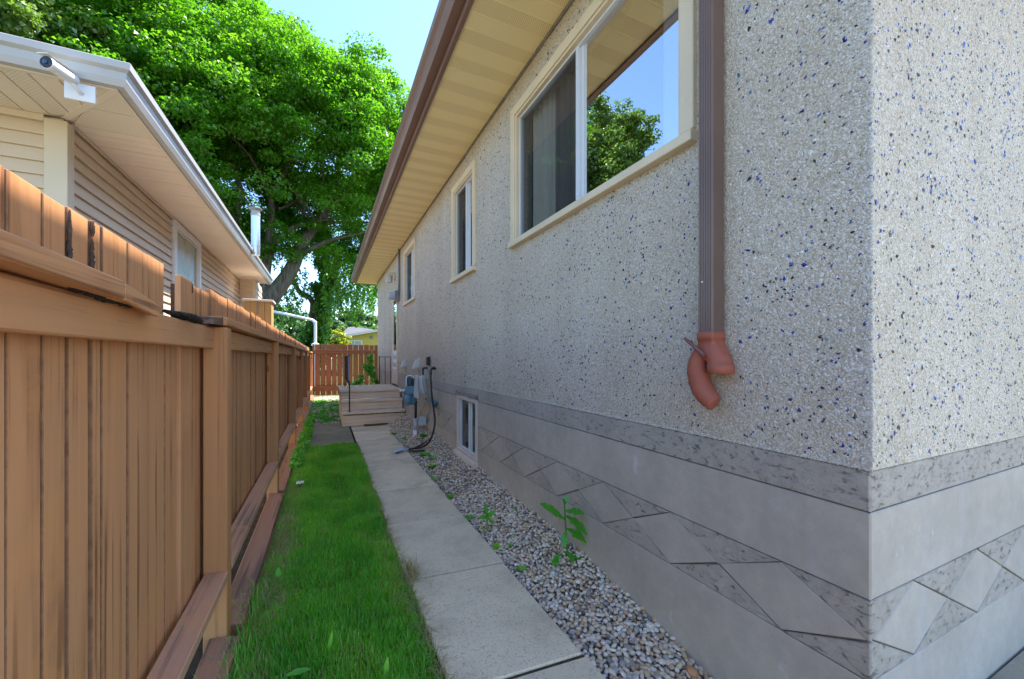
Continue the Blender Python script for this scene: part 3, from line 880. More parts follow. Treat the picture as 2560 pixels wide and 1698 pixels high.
def diamonds(a_min, a_max, t0, side=True):
    k0 = math.floor((a_min - t0) / CELL) - 1
    zc = (Z0 + Z1) / 2
    def clip(poly):
        for lim, sgn in ((a_min, 1), (a_max, -1)):
            out = []
            for i in range(len(poly)):
                p, q = poly[i], poly[(i + 1) % len(poly)]
                ip, iq = sgn * (p[0] - lim) >= 0, sgn * (q[0] - lim) >= 0
                if ip: out.append(p)
                if ip != iq:
                    t = (lim - p[0]) / (q[0] - p[0]); out.append((lim, p[1] + t * (q[1] - p[1])))
            poly = out
            if len(poly) < 3: return None
        xs = [p[0] for p in poly]; zz = [p[1] for p in poly]
        if max(xs) - min(xs) < 0.03: return None
        q = []
        for p in poly:
            if not q or (abs(p[0] - q[-1][0]) + abs(p[1] - q[-1][1])) > 1e-4: q.append(p)
        return q
    a = t0 + k0 * CELL
    while a < a_max + CELL:
        jit = random.uniform(-0.006, 0.006)
        for poly, m, d in (([(a, Z0), (a + CELL / 2, zc), (a, Z1), (a - CELL / 2, zc)], M['found'], 0.0085),
                           ([(a, Z1), (a + CELL / 2, zc + jit), (a + CELL, Z1)], M['found_rough'], 0.0085),
                           ([(a, Z0), (a + CELL, Z0), (a + CELL / 2, zc + jit)], M['found_rough'], 0.0085)):
            c = clip(poly)
            if c and len(c) >= 3: plate(c, d, m, side)
        a += CELL
Y0 = YC + 0.002
for (a, b) in ((Y0, 3.985), (4.695, 9.10)):
    diamonds(a, b, 0.876); band(a, b, ZM, ZT, M['found_rough'], 0.012); band(a, b, Z1, ZM, M['found']); band(a, b, ZL, Z0, M['found'])
band(3.985, 4.695, 0.86, ZT, M['found_rough'], 0.012); band(3.985, 4.695, ZL, 0.195, M['found'])
for z0, z1, m in ((ZM, ZT, M['found_rough']), (Z0, ZM, M['found']), (ZL, Z0, M['found'])): band(9.96, YE - 0.02, z0, z1, m, 0.009)
FX0 = W + 0.003
diamonds(FX0, 4.2, 1.733, False)
for z0, z1, m in ((ZM, ZT, M['found_rough']), (Z1, ZM, M['found']), (ZL, Z0, M['found'])): band(FX0, 4.2, z0, z1, m, 0.009, False)
for z0, z1, m in ((ZM, ZT, M['found_rough']), (ZL, ZM, M['found'])): band(4.2, XR - 0.03, z0, z1, m, 0.009, False)

# glass and quartz chips bedded in the stucco
rc = np.random.default_rng(77)
def in_hole(y, z, pad=0.07): return any(h[0] - pad < y < h[1] + pad and h[2] - pad < z < h[3] + pad for h in openings)
def chip_cloud(n, size, tintf, ybias=1.0):
    P, T = [], []
    while len(P) < n:
        if rc.random() < 0.86:
            y = YC + (YE - YC) * rc.random() ** ybias; z = rc.uniform(ZB + 0.01, SOF - 0.04)
            if in_hole(y, z) or (1.04 < y < 1.2): continue
            if rc.random() > 0.62 + 0.75 * mnoise.noise((y * 2.6, z * 2.6, 3)): continue
            P.append((W - 0.0005, y, z, 0))
        else:
            P.append((W + 0.01 + 2.6 * rc.random(), YC - 0.0005, rc.uniform(ZB + 0.01, SOF - 0.04), 1))
    return np.array(P)
def chip_geo(P, S, flat=0.45):
    n = len(P)
    base = np.array([(1, 0, 0), (-1, 0, 0), (0, 1, 0), (0, -1, 0), (0, 0, 1)], float)
    L = base[None] * (1 + rc.normal(0, 0.22, (n, 5, 1))) * np.stack([S * rc.uniform(.8, 1.5, n), S * rc.uniform(.55, 1, n), S * flat], 1)[:, None]
    a = rc.uniform(0, 2 * PI, n); ca, sa = np.cos(a)[:, None], np.sin(a)[:, None]
    u = L[..., 0] * ca - L[..., 1] * sa; v = L[..., 0] * sa + L[..., 1] * ca; w = L[..., 2]
    w = w + np.stack([rc.normal(0, 0.18, n)] * 5, 1) * u
    sd = P[:, 3][:, None] == 0
    X = np.where(sd, P[:, 0:1] - w, P[:, 0:1] + u); Y = np.where(sd, P[:, 1:2] + u, P[:, 1:2] - w); Z = P[:, 2:3] + v
    V = np.stack([X, Y, Z], 2).reshape(-1, 3)
    f = np.array([(0, 2, 4), (2, 1, 4), (1, 3, 4), (3, 0, 4)])
    F = (f[None] + (np.arange(n) * 5)[:, None, None]).reshape(-1, 3)
    return V, F
Pc = chip_cloud(16000, 0, None, 1.15)
S = np.exp(rc.normal(math.log(0.0052), 0.26, len(Pc)))
near_d = np.hypot(Pc[:, 0], Pc[:, 1]) / S + np.where((Pc[:, 2] > 2.7) | (Pc[:, 0] > 2.3), 9e9, 0)
big = np.argsort(near_d)[:300]; mask = np.ones(len(Pc), bool); mask[big] = False
horg = wloc(house)
for i in big:
    V, F = chip_geo(Pc[i:i + 1], S[i:i + 1])
    me = bpy.data.meshes.new('glass_chip'); ctr = Pc[i, :3]
    me.from_pydata((V - ctr).tolist(), [], F.tolist()); me.materials.append(M['chip_rand'])
    o = bpy.data.objects.new('glass_chip', me); C.objects.link(o); o.parent = wall
    o.location = Vector(ctr) - horg
V, F = chip_geo(Pc[mask], S[mask])
tag(fast_mesh('glass_chips', V, F, M['chip_attr'], wall, np.repeat(rc.random(mask.sum()), 5)), kind='stuff')
Pq = chip_cloud(60000, 0, None, 2.6)
Pq = Pq[(Pq[:, 1] < 4.5)]
V, F = chip_geo(Pq, np.exp(rc.normal(math.log(0.0037), 0.28, len(Pq))), 0.6)
tag(fast_mesh('quartz_chips', V, F, M['quartz'], wall, np.repeat(np.clip(rc.normal(0.55, 0.25, len(Pq)), 0, 1), 5)), kind='stuff')

nc = 1500
zc_ = rc.uniform(ZB, 3.6, nc)
P = np.column_stack([W + 0.002 + np.abs(rc.normal(0, 0.004, nc)), YC + 0.002 + np.abs(rc.normal(0, 0.004, nc)), zc_])
V, F, T = stones(rc, P, rc.uniform(0.003, 0.0062, nc), ICO1, 1.2)
tag(fast_mesh('corner_stones', V, F, M['quartz'], wall, T), kind='stuff')
zc_ = rc.random(5200)
P = np.column_stack([np.full(5200, W + 0.001), YC + (7 - YC) * zc_ ** 1.6, ZB + 0.001 + np.abs(rc.normal(0, 0.004, 5200))])
V, F, T = stones(rc, P, rc.uniform(0.003, 0.0058, 5200), ICO1, 1.2)
tag(fast_mesh('edge_stones', V, F, M['quartz'], wall, T), kind='stuff')
# roof, fascia, gutter
EX, EY0, EY1 = 0.83, 0.0, 13.40
def eave_roof(mb, x0, x1, y0, y1, z, pitch):
    w = (x1 - x0) / 2; h = w * pitch
    a, b, c, d = (x0, y0, z), (x1, y0, z), (x1, y1, z), (x0, y1, z)
    p, q = ((x0 + x1) / 2, y0 + w, z + h), ((x0 + x1) / 2, y1 - w, z + h)
    mb.add([a, b, c, d, p, q], [(0, 1, 4), (1, 2, 5, 4), (2, 3, 5), (3, 0, 4, 5)])
    mb.add([(a[0], a[1], z - 0.015), (b[0], b[1], z - 0.015), (c[0], c[1], z - 0.015), (d[0], d[1], z - 0.015)], [(3, 2, 1, 0)])
mb = MB(); eave_roof(mb, EX - 0.03, XR + 0.6, EY0 - 0.03, EY1 + 0.03, 3.825, 0.32)
obj('roof', mb, M['roof'], house)
mb = MB().box(EX + 0.012, 0.876, EY0, EY1, 3.622, 3.80).box(EX + 0.052, XR + 0.6, EY0, EY0 + 0.04, 3.622, 3.80).box(EX + 0.052, XR + 0.6, EY1 - 0.04, EY1, 3.622, 3.80)
obj('fascia', mb, M['brown'], house, bevel=0.003)
# gutter: K profile along the eave
prof = [(EX + 0.010, 3.672), (EX - 0.055, 3.668), (EX - 0.078, 3.700), (EX - 0.083, 3.735), (EX - 0.108, 3.752), (EX - 0.112, 3.798), (EX - 0.098, 3.803),
        (EX - 0.098, 3.765), (EX - 0.070, 3.742), (EX - 0.062, 3.70), (EX - 0.045, 3.682), (EX + 0.010, 3.684)]
gut = obj('gutter', MB().prism(prof, 'Y', EY0 - 0.08, EY1 + 0.02), M['brown'], house)
obj('end_cap', MB().prism([(EX + .010, 3.671), (EX - .056, 3.667), (EX - .08, 3.70), (EX - .085, 3.735), (EX - .11, 3.752), (EX - .114, 3.80), (EX + .010, 3.80)], 'Y', EY1 + 0.0205, EY1 + 0.03), M['brown'], gut)
prof2 = [(-(p[0] - EX), p[1]) for p in prof]
obj('gutter', MB().prism([(EY0 - q[0] - 0.0, q[1]) for q in prof2], 'X', EX + 0.06, XR + 0.55), M['brown'], house)
# soffit panels: plain half and perforated half
py = EY0 + 0.05
k = 0
y_ref = 2.41
n0 = int((y_ref - py) / 0.283)
py = y_ref - n0 * 0.283
while py + 0.28 < EY1 - 0.04:
    m = MB()
    for j in range(2):
        m.cur = 1 - j
        a = py + j * 0.1415
        x0, x1 = 0.878, W - 0.012
        # each half is a shallow tray with a raised V seam
        m.box(x0, x1, a + 0.008, a + 0.1335, SOF, SOF + 0.006)
        m.cur = 0
        m.prism([(a + 0.1335, SOF - 0.0005), (a + 0.1375, SOF + 0.007), (a + 0.1495, SOF + 0.007), (a + 0.1375 + 0.0085, SOF - 0.0025), (a + 0.1375 + 0.002, SOF - 0.003)], 'X', x0, x1)
    obj('soffit_panel', m, [M['soffit'], M['soffit_vent']], house)
    py += 0.283
obj('soffit_end', MB().box(0.878, XR, py, EY1 - 0.041, SOF, SOF + 0.006), M['soffit'], house)
obj('front_soffit', MB().box(0.878, XR + 0.5, EY0 + 0.041, y_ref - n0 * 0.283, SOF, SOF + 0.006).box(W, XR + 0.5, y_ref - n0 * 0.283 + 0.001, YC, SOF, SOF + 0.006), M['soffit'], house)
m = MB(); yy = YC
while yy < YE - 0.2:            # ragged grey sealant strip where soffit meets wall
    l = random.uniform(0.25, 0.7); l = min(l, YE - yy)
    t = random.uniform(0.020, 0.030); d = random.uniform(0.010, 0.016)
    m.box(W - d, W - 0.0005, yy + 0.002, yy + l, SOF - t, SOF - 0.002); yy += l
obj('soffit_sealant', m, M['seal'], house, bevel=0.003)

# windows ------------------------------------------------------------
def our_window(y0, y1, z0, z1, split, trim=0.062, sill_over=0.03, curtains=None, far_screen=True):
    """opening y0..y1 z0..z1; split = y of the meeting stile; the far half carries a screen"""
    m = MB(); t = trim
    xo, xi = W - 0.022, W + 0.010
    m.box(xo, xi, y0 - t, y0 + 0.012, z0 - 0.002, z1 + t); m.box(xo, xi, y1 - 0.012, y1 + t, z0 - 0.002, z1 + t)
    m.box(xo, xi, y0 + 0.0125, y1 - 0.0125, z1 - 0.012, z1 + t - 0.001)
    # inner stop
    for (a, b, c, d) in ((y0 + 0.0125, y0 + 0.030, z0, z1 - 0.0125), (y1 - 0.030, y1 - 0.0125, z0, z1 - 0.0125), (y0 + 0.0305, y1 - 0.0305, z1 - 0.030, z1 - 0.0125)):
        m.box(xo + 0.012, xi + 0.035, a, b, c, d)
    w = obj('window', m, M['trim'], house, bevel=0.003)
    m = MB().hexa([(W - 0.045, y0 - t - 0.006, z0 - 0.062), (W + 0.03, y0 - t - 0.006, z0 - 0.062), (W + 0.03, y1 + t + 0.006, z0 - 0.062), (W - 0.045, y1 + t + 0.006, z0 - 0.062)],
                  [(W - 0.045, y0 - t - 0.006, z0 - 0.016), (W + 0.03, y0 - t - 0.006, z0 - 0.003), (W + 0.03, y1 + t + 0.006, z0 - 0.003), (W - 0.045, y1 + t + 0.006, z0 - 0.016)])
    obj('sill', m, M['trim'], w, bevel=0.003)
    ya, yb, za, zb = y0 + 0.0305, y1 - 0.0305, z0, z1 - 0.0305
    m = MB(); frame_box(m, W + 0.020, W + 0.062, ya, yb, za, zb, 0.012, 0.014)
    sh = 0.030
    m.box(W + 0.018, W + 0.052, split - sh / 2, split + sh / 2, za + 0.0145, zb - 0.0145)
    m.box(W + 0.040, W + 0.064, split - sh / 2 - 0.030, split - sh / 2 - 0.001, za + 0.0145, zb - 0.0145)
    m.box(W + 0.050, W + 0.068, split - sh / 2 - 0.050, split - sh / 2 - 0.031, za + 0.0145, zb - 0.0145)
    obj('sash', m, M['sash'], w, bevel=0.002)
    obj('pane', MB().quad((W + 0.046, ya + 0.013, za + 0.015), (W + 0.046, ya + 0.013, zb - 0.015), (W + 0.046, split - sh / 2 - 0.052, zb - 0.015), (W + 0.046, split - sh / 2 - 0.052, za + 0.015)), M['glass'], w)
    obj('pane', MB().quad((W + 0.044, split + sh / 2 + 0.001, za + 0.015), (W + 0.044, split + sh / 2 + 0.001, zb - 0.015), (W + 0.044, yb - 0.013, zb - 0.015), (W + 0.044, yb - 0.013, za + 0.015)), M['glass_dim'], w)
    obj('insect_screen', MB().quad((W + 0.028, split + sh / 2 + 0.001, za + 0.015), (W + 0.028, split + sh / 2 + 0.001, zb - 0.015), (W + 0.028, yb - 0.013, zb - 0.015), (W + 0.028, yb - 0.013, za + 0.015)), M['screen'], w)
    for (a, b, mat, xx) in (curtains or []):
        n = max(8, int((b - a) / 0.012)); vs, fs = [], []
        for i in range(n + 1):
            y = a + (b - a) * i / n; x = xx + 0.022 * math.sin(i * 0.9) + 0.01 * math.sin(i * 2.3)
            vs += [(x, y, z0 - 0.1), (x, y, z1 + 0.05)]
            if i: fs.append((2 * i - 2, 2 * i, 2 * i + 1, 2 * i - 1))
        obj('curtain', MB().add(vs, fs), mat, w, smooth=True)
    return w
our_window(1.29, 3.05, 2.30, 3.36, 2.165, curtains=[(1.22, 1.48, M['curtain'], W + 0.075), (2.62, 2.95, M['curtain_beige'], W + 0.14), (2.38, 2.62, M['curtain_brown'], W + 0.15)])
our_window(4.09, 4.83, 2.30, 3.37, 4.42, curtains=[(4.02, 4.16, M['curtain'], W + 0.12)])
our_window(7.24, 8.24, 2.41, 3.39, 7.66, curtains=[(7.2, 7.34, M['curtain'], W + 0.12)])

# basement window in the foundation
m = MB(); xo = W - 0.012
frame_box(m, xo, W + 0.055, 3.985, 4.695, 0.20, 0.858, 0.048, 0.045, 0.03)
bw = obj('basement_window', m, M['trim_pale'], house, bevel=0.004)
obj('sill', MB().hexa([(W - 0.045, 3.965, 0.125), (W + 0.02, 3.965, 0.125), (W + 0.02, 4.735, 0.125), (W - 0.045, 4.735, 0.125)],
                      [(W - 0.045, 3.965, 0.178), (W + 0.02, 3.965, 0.199), (W + 0.02, 4.735, 0.199), (W - 0.045, 4.735, 0.178)]), M['trim_pale'], bw, bevel=0.004)
m = MB(); frame_box(m, W + 0.025, W + 0.05, 4.034, 4.646, 0.231, 0.812, 0.012, 0.014); m.box(W + 0.022, W + 0.05, 4.30, 4.345, 0.246, 0.797)
m.box(W + 0.03, W + 0.05, 4.26, 4.285, 0.246, 0.797)
obj('sash', m, M['sash'], bw, bevel=0.002)
obj('pane', MB().quad((W + 0.04, 4.047, 0.246), (W + 0.04, 4.047, 0.797), (W + 0.04, 4.258, 0.797), (W + 0.04, 4.258, 0.246)), M['glass_dim'], bw)
obj('pane', MB().quad((W + 0.038, 4.346, 0.246), (W + 0.038, 4.346, 0.797), (W + 0.038, 4.633, 0.797), (W + 0.038, 4.633, 0.246)), M['glass_dim'], bw)
m = MB(); rr = random.Random(5)
n = 34; vs = []; fs = []
for i in range(n + 1):           # crumbling mortar lip above the frame
    y = 3.96 + 0.78 * i / n
    d = 0.012 + 0.014 * rr.random(); h = 0.020 + 0.02 * rr.random()
    vs += [(W + 0.01, y, 0.862), (W - d, y, 0.866 - 0.008 * rr.random()), (W - d * 0.7, y, 0.862 + h), (W + 0.01, y, 0.866 + h)]
    if i:
        b = 4 * i
        for q in range(4): fs.append((b - 4 + q, b - 4 + (q + 1) % 4, b + (q + 1) % 4, b + q))
obj('mortar_lip', MB().add(vs, fs), M['seal'], bw)
# dim basement room behind it
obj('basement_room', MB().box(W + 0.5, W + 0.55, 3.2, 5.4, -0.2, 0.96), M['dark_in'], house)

# door at the top of the steps
m = MB(); frame_box(m, W - 0.015, W + 0.10, 9.16, 9.92, 0.70, 2.74, 0.045, 0.05, 0.03)
m.box(W - 0.03, W - 0.0005, 9.075, 9.158, 0.70, 2.80)
door = obj('door', m, M['trim'], house, bevel=0.003)
m = MB(); frame_box(m, W - 0.008, W + 0.03, 9.206, 9.874, 0.731, 2.689, 0.05, 0.05, 0.30)
obj('storm_door', m, M['trim_pale'], door, bevel=0.003)
obj('pane', MB().quad((W + 0.008, 9.257, 1.032), (W + 0.008, 9.257, 2.638), (W + 0.008, 9.823, 2.638), (W + 0.008, 9.823, 1.032)), M['glass'], door)
m = MB()
for y0_ in (9.36, 9.54, 9.72):   # white scroll work behind the lower glass
    pts = [(W - 0.012, y0_ + 0.055 * math.sin(a * 1.6) * (1 - a / 14), 1.04 + a * 0.048) for a in np.linspace(0, 9, 30)]
    m.tube(pts, 0.007, 6)
obj('scroll_work', m, M['white'], door)
m = MB().box(W + 0.05, W + 0.09, 9.21, 9.87, 0.74, 2.68)
obj('inner_door', m, M['dark_in'], door)

# downspout with its salmon adapter
m = MB()
sx0, sx1, sy0, sy1 = W - 0.083, W - 0.012, 1.085, 1.153
ribs = 5; prof_s = [(sx0 + 0.008, sy0), (sx1, sy0), (sx1, sy1), (sx0 + 0.008, sy1)]
pts = [(sx1, sy0 + 0.004), (sx1, sy1 - 0.004), (sx1 - 0.006, sy1), (sx0 + 0.006, sy1)]
for i in range(ribs * 2 + 1):
    y = sy1 - 0.006 - (sy1 - sy0 - 0.012) * i / (ribs * 2)
    pts.append((sx0 + (0.0022 if i % 2 else 0.0), y))
pts += [(sx0 + 0.006, sy0), (sx1 - 0.006, sy0)]
m.prism(pts, 'Z', 1.60, 3.34)
pts2 = [(sx0 - 0.002 + (p[0] - sx0) * 0.97 if p[0] < sx1 - 0.02 else p[0], p[1]) for p in pts]
spout = obj('downspout', m, M['brown_face'], house)
m = MB(); c0 = ((sx0 + sx1) / 2, (sy0 + sy1) / 2)
def grow(k): return [(c0[0] + (p[0] - c0[0]) * k, c0[1] + (p[1] - c0[1]) * k) for p in pts]
m.prism(grow(1.035), 'Z', 1.395, 1.612)
obj('lower_pipe', m, M['brown_face'], spout)
m = MB().tube([(c0[0] - 0.0, c0[1], 3.33), (c0[0] - 0.02, c0[1], 3.42), (c0[0] - 0.40, c0[1], 3.56), (EX - 0.03, c0[1], 3.68)], 0.042, 12)
obj('offset_elbow', m, M['brown_face'], spout, smooth=True)
m = MB().lathe([(0.004, 0), (0.0045, 0.003), (0.002, 0.005)], (sx0 - 0.001, 1.13, 1.606), (-1, 0, 0), 8)
obj('screw', m, M['sash'], spout)
def ellipse_loft(secs, seg=20):
    """sections: (centre, direction, ru, rv, squareness)"""
    vs, fs = [], []
    for (c, d, ru, rv, sq) in secs:
        c = Vector(c); d = Vector(d).normalized(); u = Vector((1, 0, 0)); u = (u - d * u.dot(d)).normalized(); w = d.cross(u)
        for k_ in range(seg):
            a = 2 * PI * k_ / seg; ca, sa = math.cos(a), math.sin(a)
            e = 2 / (2 + 6 * sq)
            vs.append(c + u * ru * math.copysign(abs(ca) ** e, ca) + w * rv * math.copysign(abs(sa) ** e, sa))
    n = len(secs)
    for i in range(n - 1):
        for k_ in range(seg): fs.append((i * seg + k_, i * seg + (k_ + 1) % seg, (i + 1) * seg + (k_ + 1) % seg, (i + 1) * seg + k_))
    fs += [tuple(range(seg)), tuple(range((n - 1) * seg, n * seg))]
    return MB().add(vs, fs)
cx = W - 0.050
secs = [((cx, 1.118, 1.405), (0, 0, -1), 0.041, 0.039, 1), ((cx, 1.118, 1.372), (0, 0, -1), 0.041, 0.039, 0.9), ((cx, 1.118, 1.371), (0, 0, -1), 0.0375, 0.0365, 0.9), ((cx, 1.114, 1.350), (0, -0.15, -1), 0.042, 0.041, 0.5),
        ((cx - 0.004, 1.098, 1.318), (0, -0.3, -1), 0.048, 0.047, 0.1), ((cx - 0.006, 1.076, 1.292), (0, -0.15, -1), 0.047, 0.046, 0), ((cx - 0.006, 1.070, 1.276), (0, 0, -1), 0.046, 0.046, 0),
        ((cx - 0.006, 1.070, 1.2755), (0, 0, -1), 0.049, 0.049, 0), ((cx - 0.006, 1.069, 1.238), (0, 0, -1), 0.049, 0.0485, 0), ((cx - 0.006, 1.069, 1.2379), (0, 0, -1), 0.046, 0.046, 0), ((cx - 0.006, 1.069, 1.268), (0, 0, 1), 0.044, 0.044, 0)]
obj('adapter', ellipse_loft(secs), M['terracotta'], spout, smooth=True)
curve = spline([(cx, 1.135, 1.345), (cx - 0.008, 1.158, 1.312), (cx - 0.015, 1.168, 1.265), (cx - 0.015, 1.158, 1.205), (cx - 0.012, 1.133, 1.155), (cx - 0.008, 1.108, 1.128), (cx - 0.006, 1.094, 1.118)], 5)
rad = []
for i, p in enumerate(curve):
    t = i / (len(curve) - 1)
    r_ = 0.030 + 0.013 * math.sin(min(1, t * 1.6) * PI / 2) - 0.012 * max(0, t - 0.62) / 0.38
    rad.append(r_ * (1.05 if (t > 0.35 and i % 3 == 0) else 0.985))
rad[-1] *= 0.55
obj('flexible_tip', MB().tube(curve, rad, 16), M['terracotta'], spout, smooth=True)
m = MB(); a, b = Vector((cx - 0.055, 1.198, 1.382)), Vector((cx - 0.062, 1.098, 1.310))
m.tube([a, a.lerp(b, .5), b], [0.006, 0.008, 0.009], 6)
obj('hinge_bar', m, M['rod'], spout)

# ------------------------------------------------------------------ left fence
fence = thing('wooden_fence', 'long brown painted board fence with posts and top cap left of the lawn', 'fence', (-0.5, 2.2, 0))
rf = random.Random(3)
POST_Y = [-0.12, 2.16, 4.25, 6.62, 8.72, 10.85, 12.95, 14.93]
for i, y in enumerate(POST_Y):
    yw = 0.089
    obj('post', MB().box(-0.489, -0.400, y, y + yw, -0.1, 1.437 + 0.01 * (i > 1)), M['fence_post'], fence, bevel=0.004)
# boards: uneven widths, some proud of their neighbours
edges = [-0.6, -0.42, -0.28, -0.13, 0.02, 0.16, 0.30, 0.45, 0.60, 0.74, 0.865, 0.994, 1.095, 1.177, 1.275, 1.320, 1.466, 1.752]
y = 1.872
while y < 15.0:
    edges.append(y); y += rf.choice([0.135, 0.14, 0.145, 0.15, 0.09, 0.14])
edges.append(15.03)
for i in range(len(edges) - 1):
    y0, y1 = edges[i], edges[i + 1]
    slit = abs(y0 - 1.752) < 1e-6                 # this board is snapped off at the rail: a slit beside the cracked cap
    parts2 = [(y0, y1)]
    if y1 - y0 > 0.2: parts2 = [(y0, (y0 + y1) / 2), ((y0 + y1) / 2, y1)]
    for (a, b) in parts2:
        gap = rf.choice([0.002, 0.003, 0.004, 0.006]) * (1.3 if a < 2.2 else 1)
        if abs(a - 1.177) < 1e-6: gap = 0.010
        proud = rf.choice([0, 0, 0.002, 0.004, 0.007]) + (0.012 if abs(a - 0.30) < 1e-6 or abs(a - 1.872) < 1e-6 else 0)
        top = 1.626 + rf.uniform(-0.005, 0.005) - (0.02 if a > 1.8 and a < 2.3 else 0) + 0.008 * (a > 2.5)
        xa = -0.503 + proud
        if slit: top, proud, xa = 1.40, 0, -0.503
        tl = rf.uniform(-0.002, 0.002)
        lo = [(xa - 0.019, a + gap, 0.285), (xa, a + gap, 0.285), (xa, b - gap, 0.285), (xa - 0.019, b - gap, 0.285)]
        hi = [(xa - 0.019 + tl, a + gap, top), (xa + tl, a + gap, top), (xa + tl, b - gap, top - 0.003), (xa - 0.019 + tl, b - gap, top - 0.003)]
        bo_ = obj('board', MB().hexa(lo, hi), M['fence_board'], fence, bevel=0.0015)
        bo_.data.materials.append(M['board_edge'])          # sawn edges left bare brown, dark tone also paints the seam shade
        if abs(a - 1.872) > 1e-6:
            for p_ in bo_.data.polygons:
                if abs(p_.normal.y) > 0.5: p_.material_index = 1
for i in range(1, len(edges) - 1):
    if abs(edges[i] - 1.752) < 1e-6 or abs(edges[i] - 1.872) < 1e-6: continue
    e_ = edges[i]
    obj('batten', MB().box(-0.548, -0.5235, max(e_ - 0.04, 1.873 if e_ > 1.8 else -9), min(e_ + 0.04, 1.751 if e_ < 1.76 else 99), 0.29, 1.60 + rf.uniform(-0.02, 0.01)), M['batten'], fence)  # backing added behind each seam to keep the gaps dark
# rails between posts: face rail under the cap and flat ledge at the bottom
for i in range(len(POST_Y) - 1):
    a, b = POST_Y[i] + 0.0895, POST_Y[i + 1] - 0.001
    zt = 1.432 if i == 0 else 1.441
    obj('top_rail', MB().box(-0.484, -0.4465, a, b if i else 2.158, 1.342, zt), M['fence_rail'], fence, bevel=0.004)
    obj('bottom_rail', MB().hexa([(-0.484, a, 0.312), (-0.396, a, 0.308), (-0.396, b, 0.306), (-0.484, b, 0.312)], [(-0.484, a, 0.350), (-0.396, a, 0.346), (-0.396, b, 0.344), (-0.484, b, 0.350)]), M['fence_rail_pink'], fence, bevel=0.004)
    obj('kick_plank', MB().hexa([(-0.465, a, -0.03), (-0.345, a, -0.03), (-0.345, b, -0.03), (-0.465, b, -0.03)], [(-0.465, a, 0.062), (-0.352, a, 0.045), (-0.352, b, 0.045), (-0.465, b, 0.062)]), M['kick'], fence, bevel=0.004)
# cap boards; the first one sags to a broken end
m = MB()
prof_c = [(-0.55, 0.0), (0.60, -0.001), (1.15, -0.012), (1.44, -0.034)]
for (ya, da), (yb, db) in zip(prof_c[:2], prof_c[1:3]):
    m.hexa([(-0.484, ya, 1.446 + da), (-0.396, ya, 1.440 + da), (-0.396, yb - 0.001, 1.440 + db), (-0.484, yb - 0.001, 1.446 + db)], [(-0.484, ya, 1.486 + da), (-0.396, ya, 1.480 + da), (-0.396, yb - 0.001, 1.480 + db), (-0.484, yb - 0.001, 1.486 + db)])
obj('cap', m, M['fence_rail'], fence, bevel=0.004)
m = MB().hexa([(-0.484, 1.152, 1.432), (-0.398, 1.152, 1.426), (-0.405, 1.37, 1.408), (-0.484, 1.46, 1.430)], [(-0.484, 1.152, 1.474), (-0.398, 1.152, 1.466), (-0.408, 1.40, 1.440), (-0.484, 1.52, 1.450)])
obj('cap', m, M['fence_rail'], fence, bevel=0.003)['label'] = 'cracked sagging end piece of the cap'
m = MB().hexa([(-0.484, 2.166, 1.448), (-0.400, 2.166, 1.446), (-0.396, 15.02, 1.462), (-0.484, 15.02, 1.464)], [(-0.484, 2.166, 1.487), (-0.400, 2.166, 1.484), (-0.396, 15.02, 1.500), (-0.484, 15.02, 1.503)])
obj('cap', m, M['fence_rail'], fence, bevel=0.003)
def jag(y0, y1, xc, zc, w, h, seed, n=16):
    r = random.Random(seed); vs, fs = [], []; S_ = 7
    for i in range(n + 1):
        t = i / n; y = y0 + (y1 - y0) * t; k_ = math.sin(PI * min(1, max(0.06, t * 0.96 + 0.02))) ** 0.5
        for q in range(S_):
            a = 2 * PI * q / S_; rr_ = k_ * r.uniform(0.55, 1.25)
            vs.append((xc + w * rr_ * math.cos(a), y + r.uniform(-.006, .006), zc + h * rr_ * math.sin(a)))
    for i in range(n):
        for q in range(S_): fs.append((i * S_ + q, i * S_ + (q + 1) % S_, (i + 1) * S_ + (q + 1) % S_, (i + 1) * S_ + q))
    fs += [tuple(range(S_)), tuple(range(n * S_, (n + 1) * S_))]
    return MB().add(vs, fs)
m = jag(1.60, 2.02, -0.462, 1.452, 0.026, 0.020, 1, 26); m.cur = 0
m = jag(1.60, 2.02, -0.458, 1.448, 0.021, 0.012, 1, 60); q = jag(1.66, 1.88, -0.430, 1.446, 0.010, 0.010, 6, 40); m.add(q.v, q.f)
rot = obj('rotten_cap', m, M['rot'], fence); rot['label'] = 'black crumbling remains of the cap'
obj('rotten_cap', jag(1.04, 1.36, -0.438, 1.434, 0.014, 0.011, 2, 50), M['rot'], fence)['label'] = 'black rotted gouge under the cap'
obj('splinter', MB().hexa([(-0.482, 1.98, 1.440), (-0.415, 2.0, 1.440), (-0.415, 2.164, 1.446), (-0.482, 2.164, 1.448)], [(-0.482, 1.97, 1.462), (-0.42, 2.02, 1.466), (-0.415, 2.164, 1.482), (-0.482, 2.164, 1.484)]), wood_paint('charred_wood', (0.16, 0.085, 0.05), (0.05, 0.035, 0.028), 'Y', 0.8), fence)

def split(y, z0, z1, w, seed):
    j = jag(z0, z1, -0.4995, y, 0.005, w, seed, 30)
    m_ = MB(); m_.add([(p[0], p[2], p[1]) for p in j.v], j.f)
    obj('split', m_, M['split'], fence)
split(1.181, 1.475, 1.618, 0.0024, 3); split(1.273, 1.59, 1.622, 0.004, 5); split(1.272, 1.48, 1.58, 0.0016, 6); split(2.045, 1.565, 1.612, 0.005, 8)
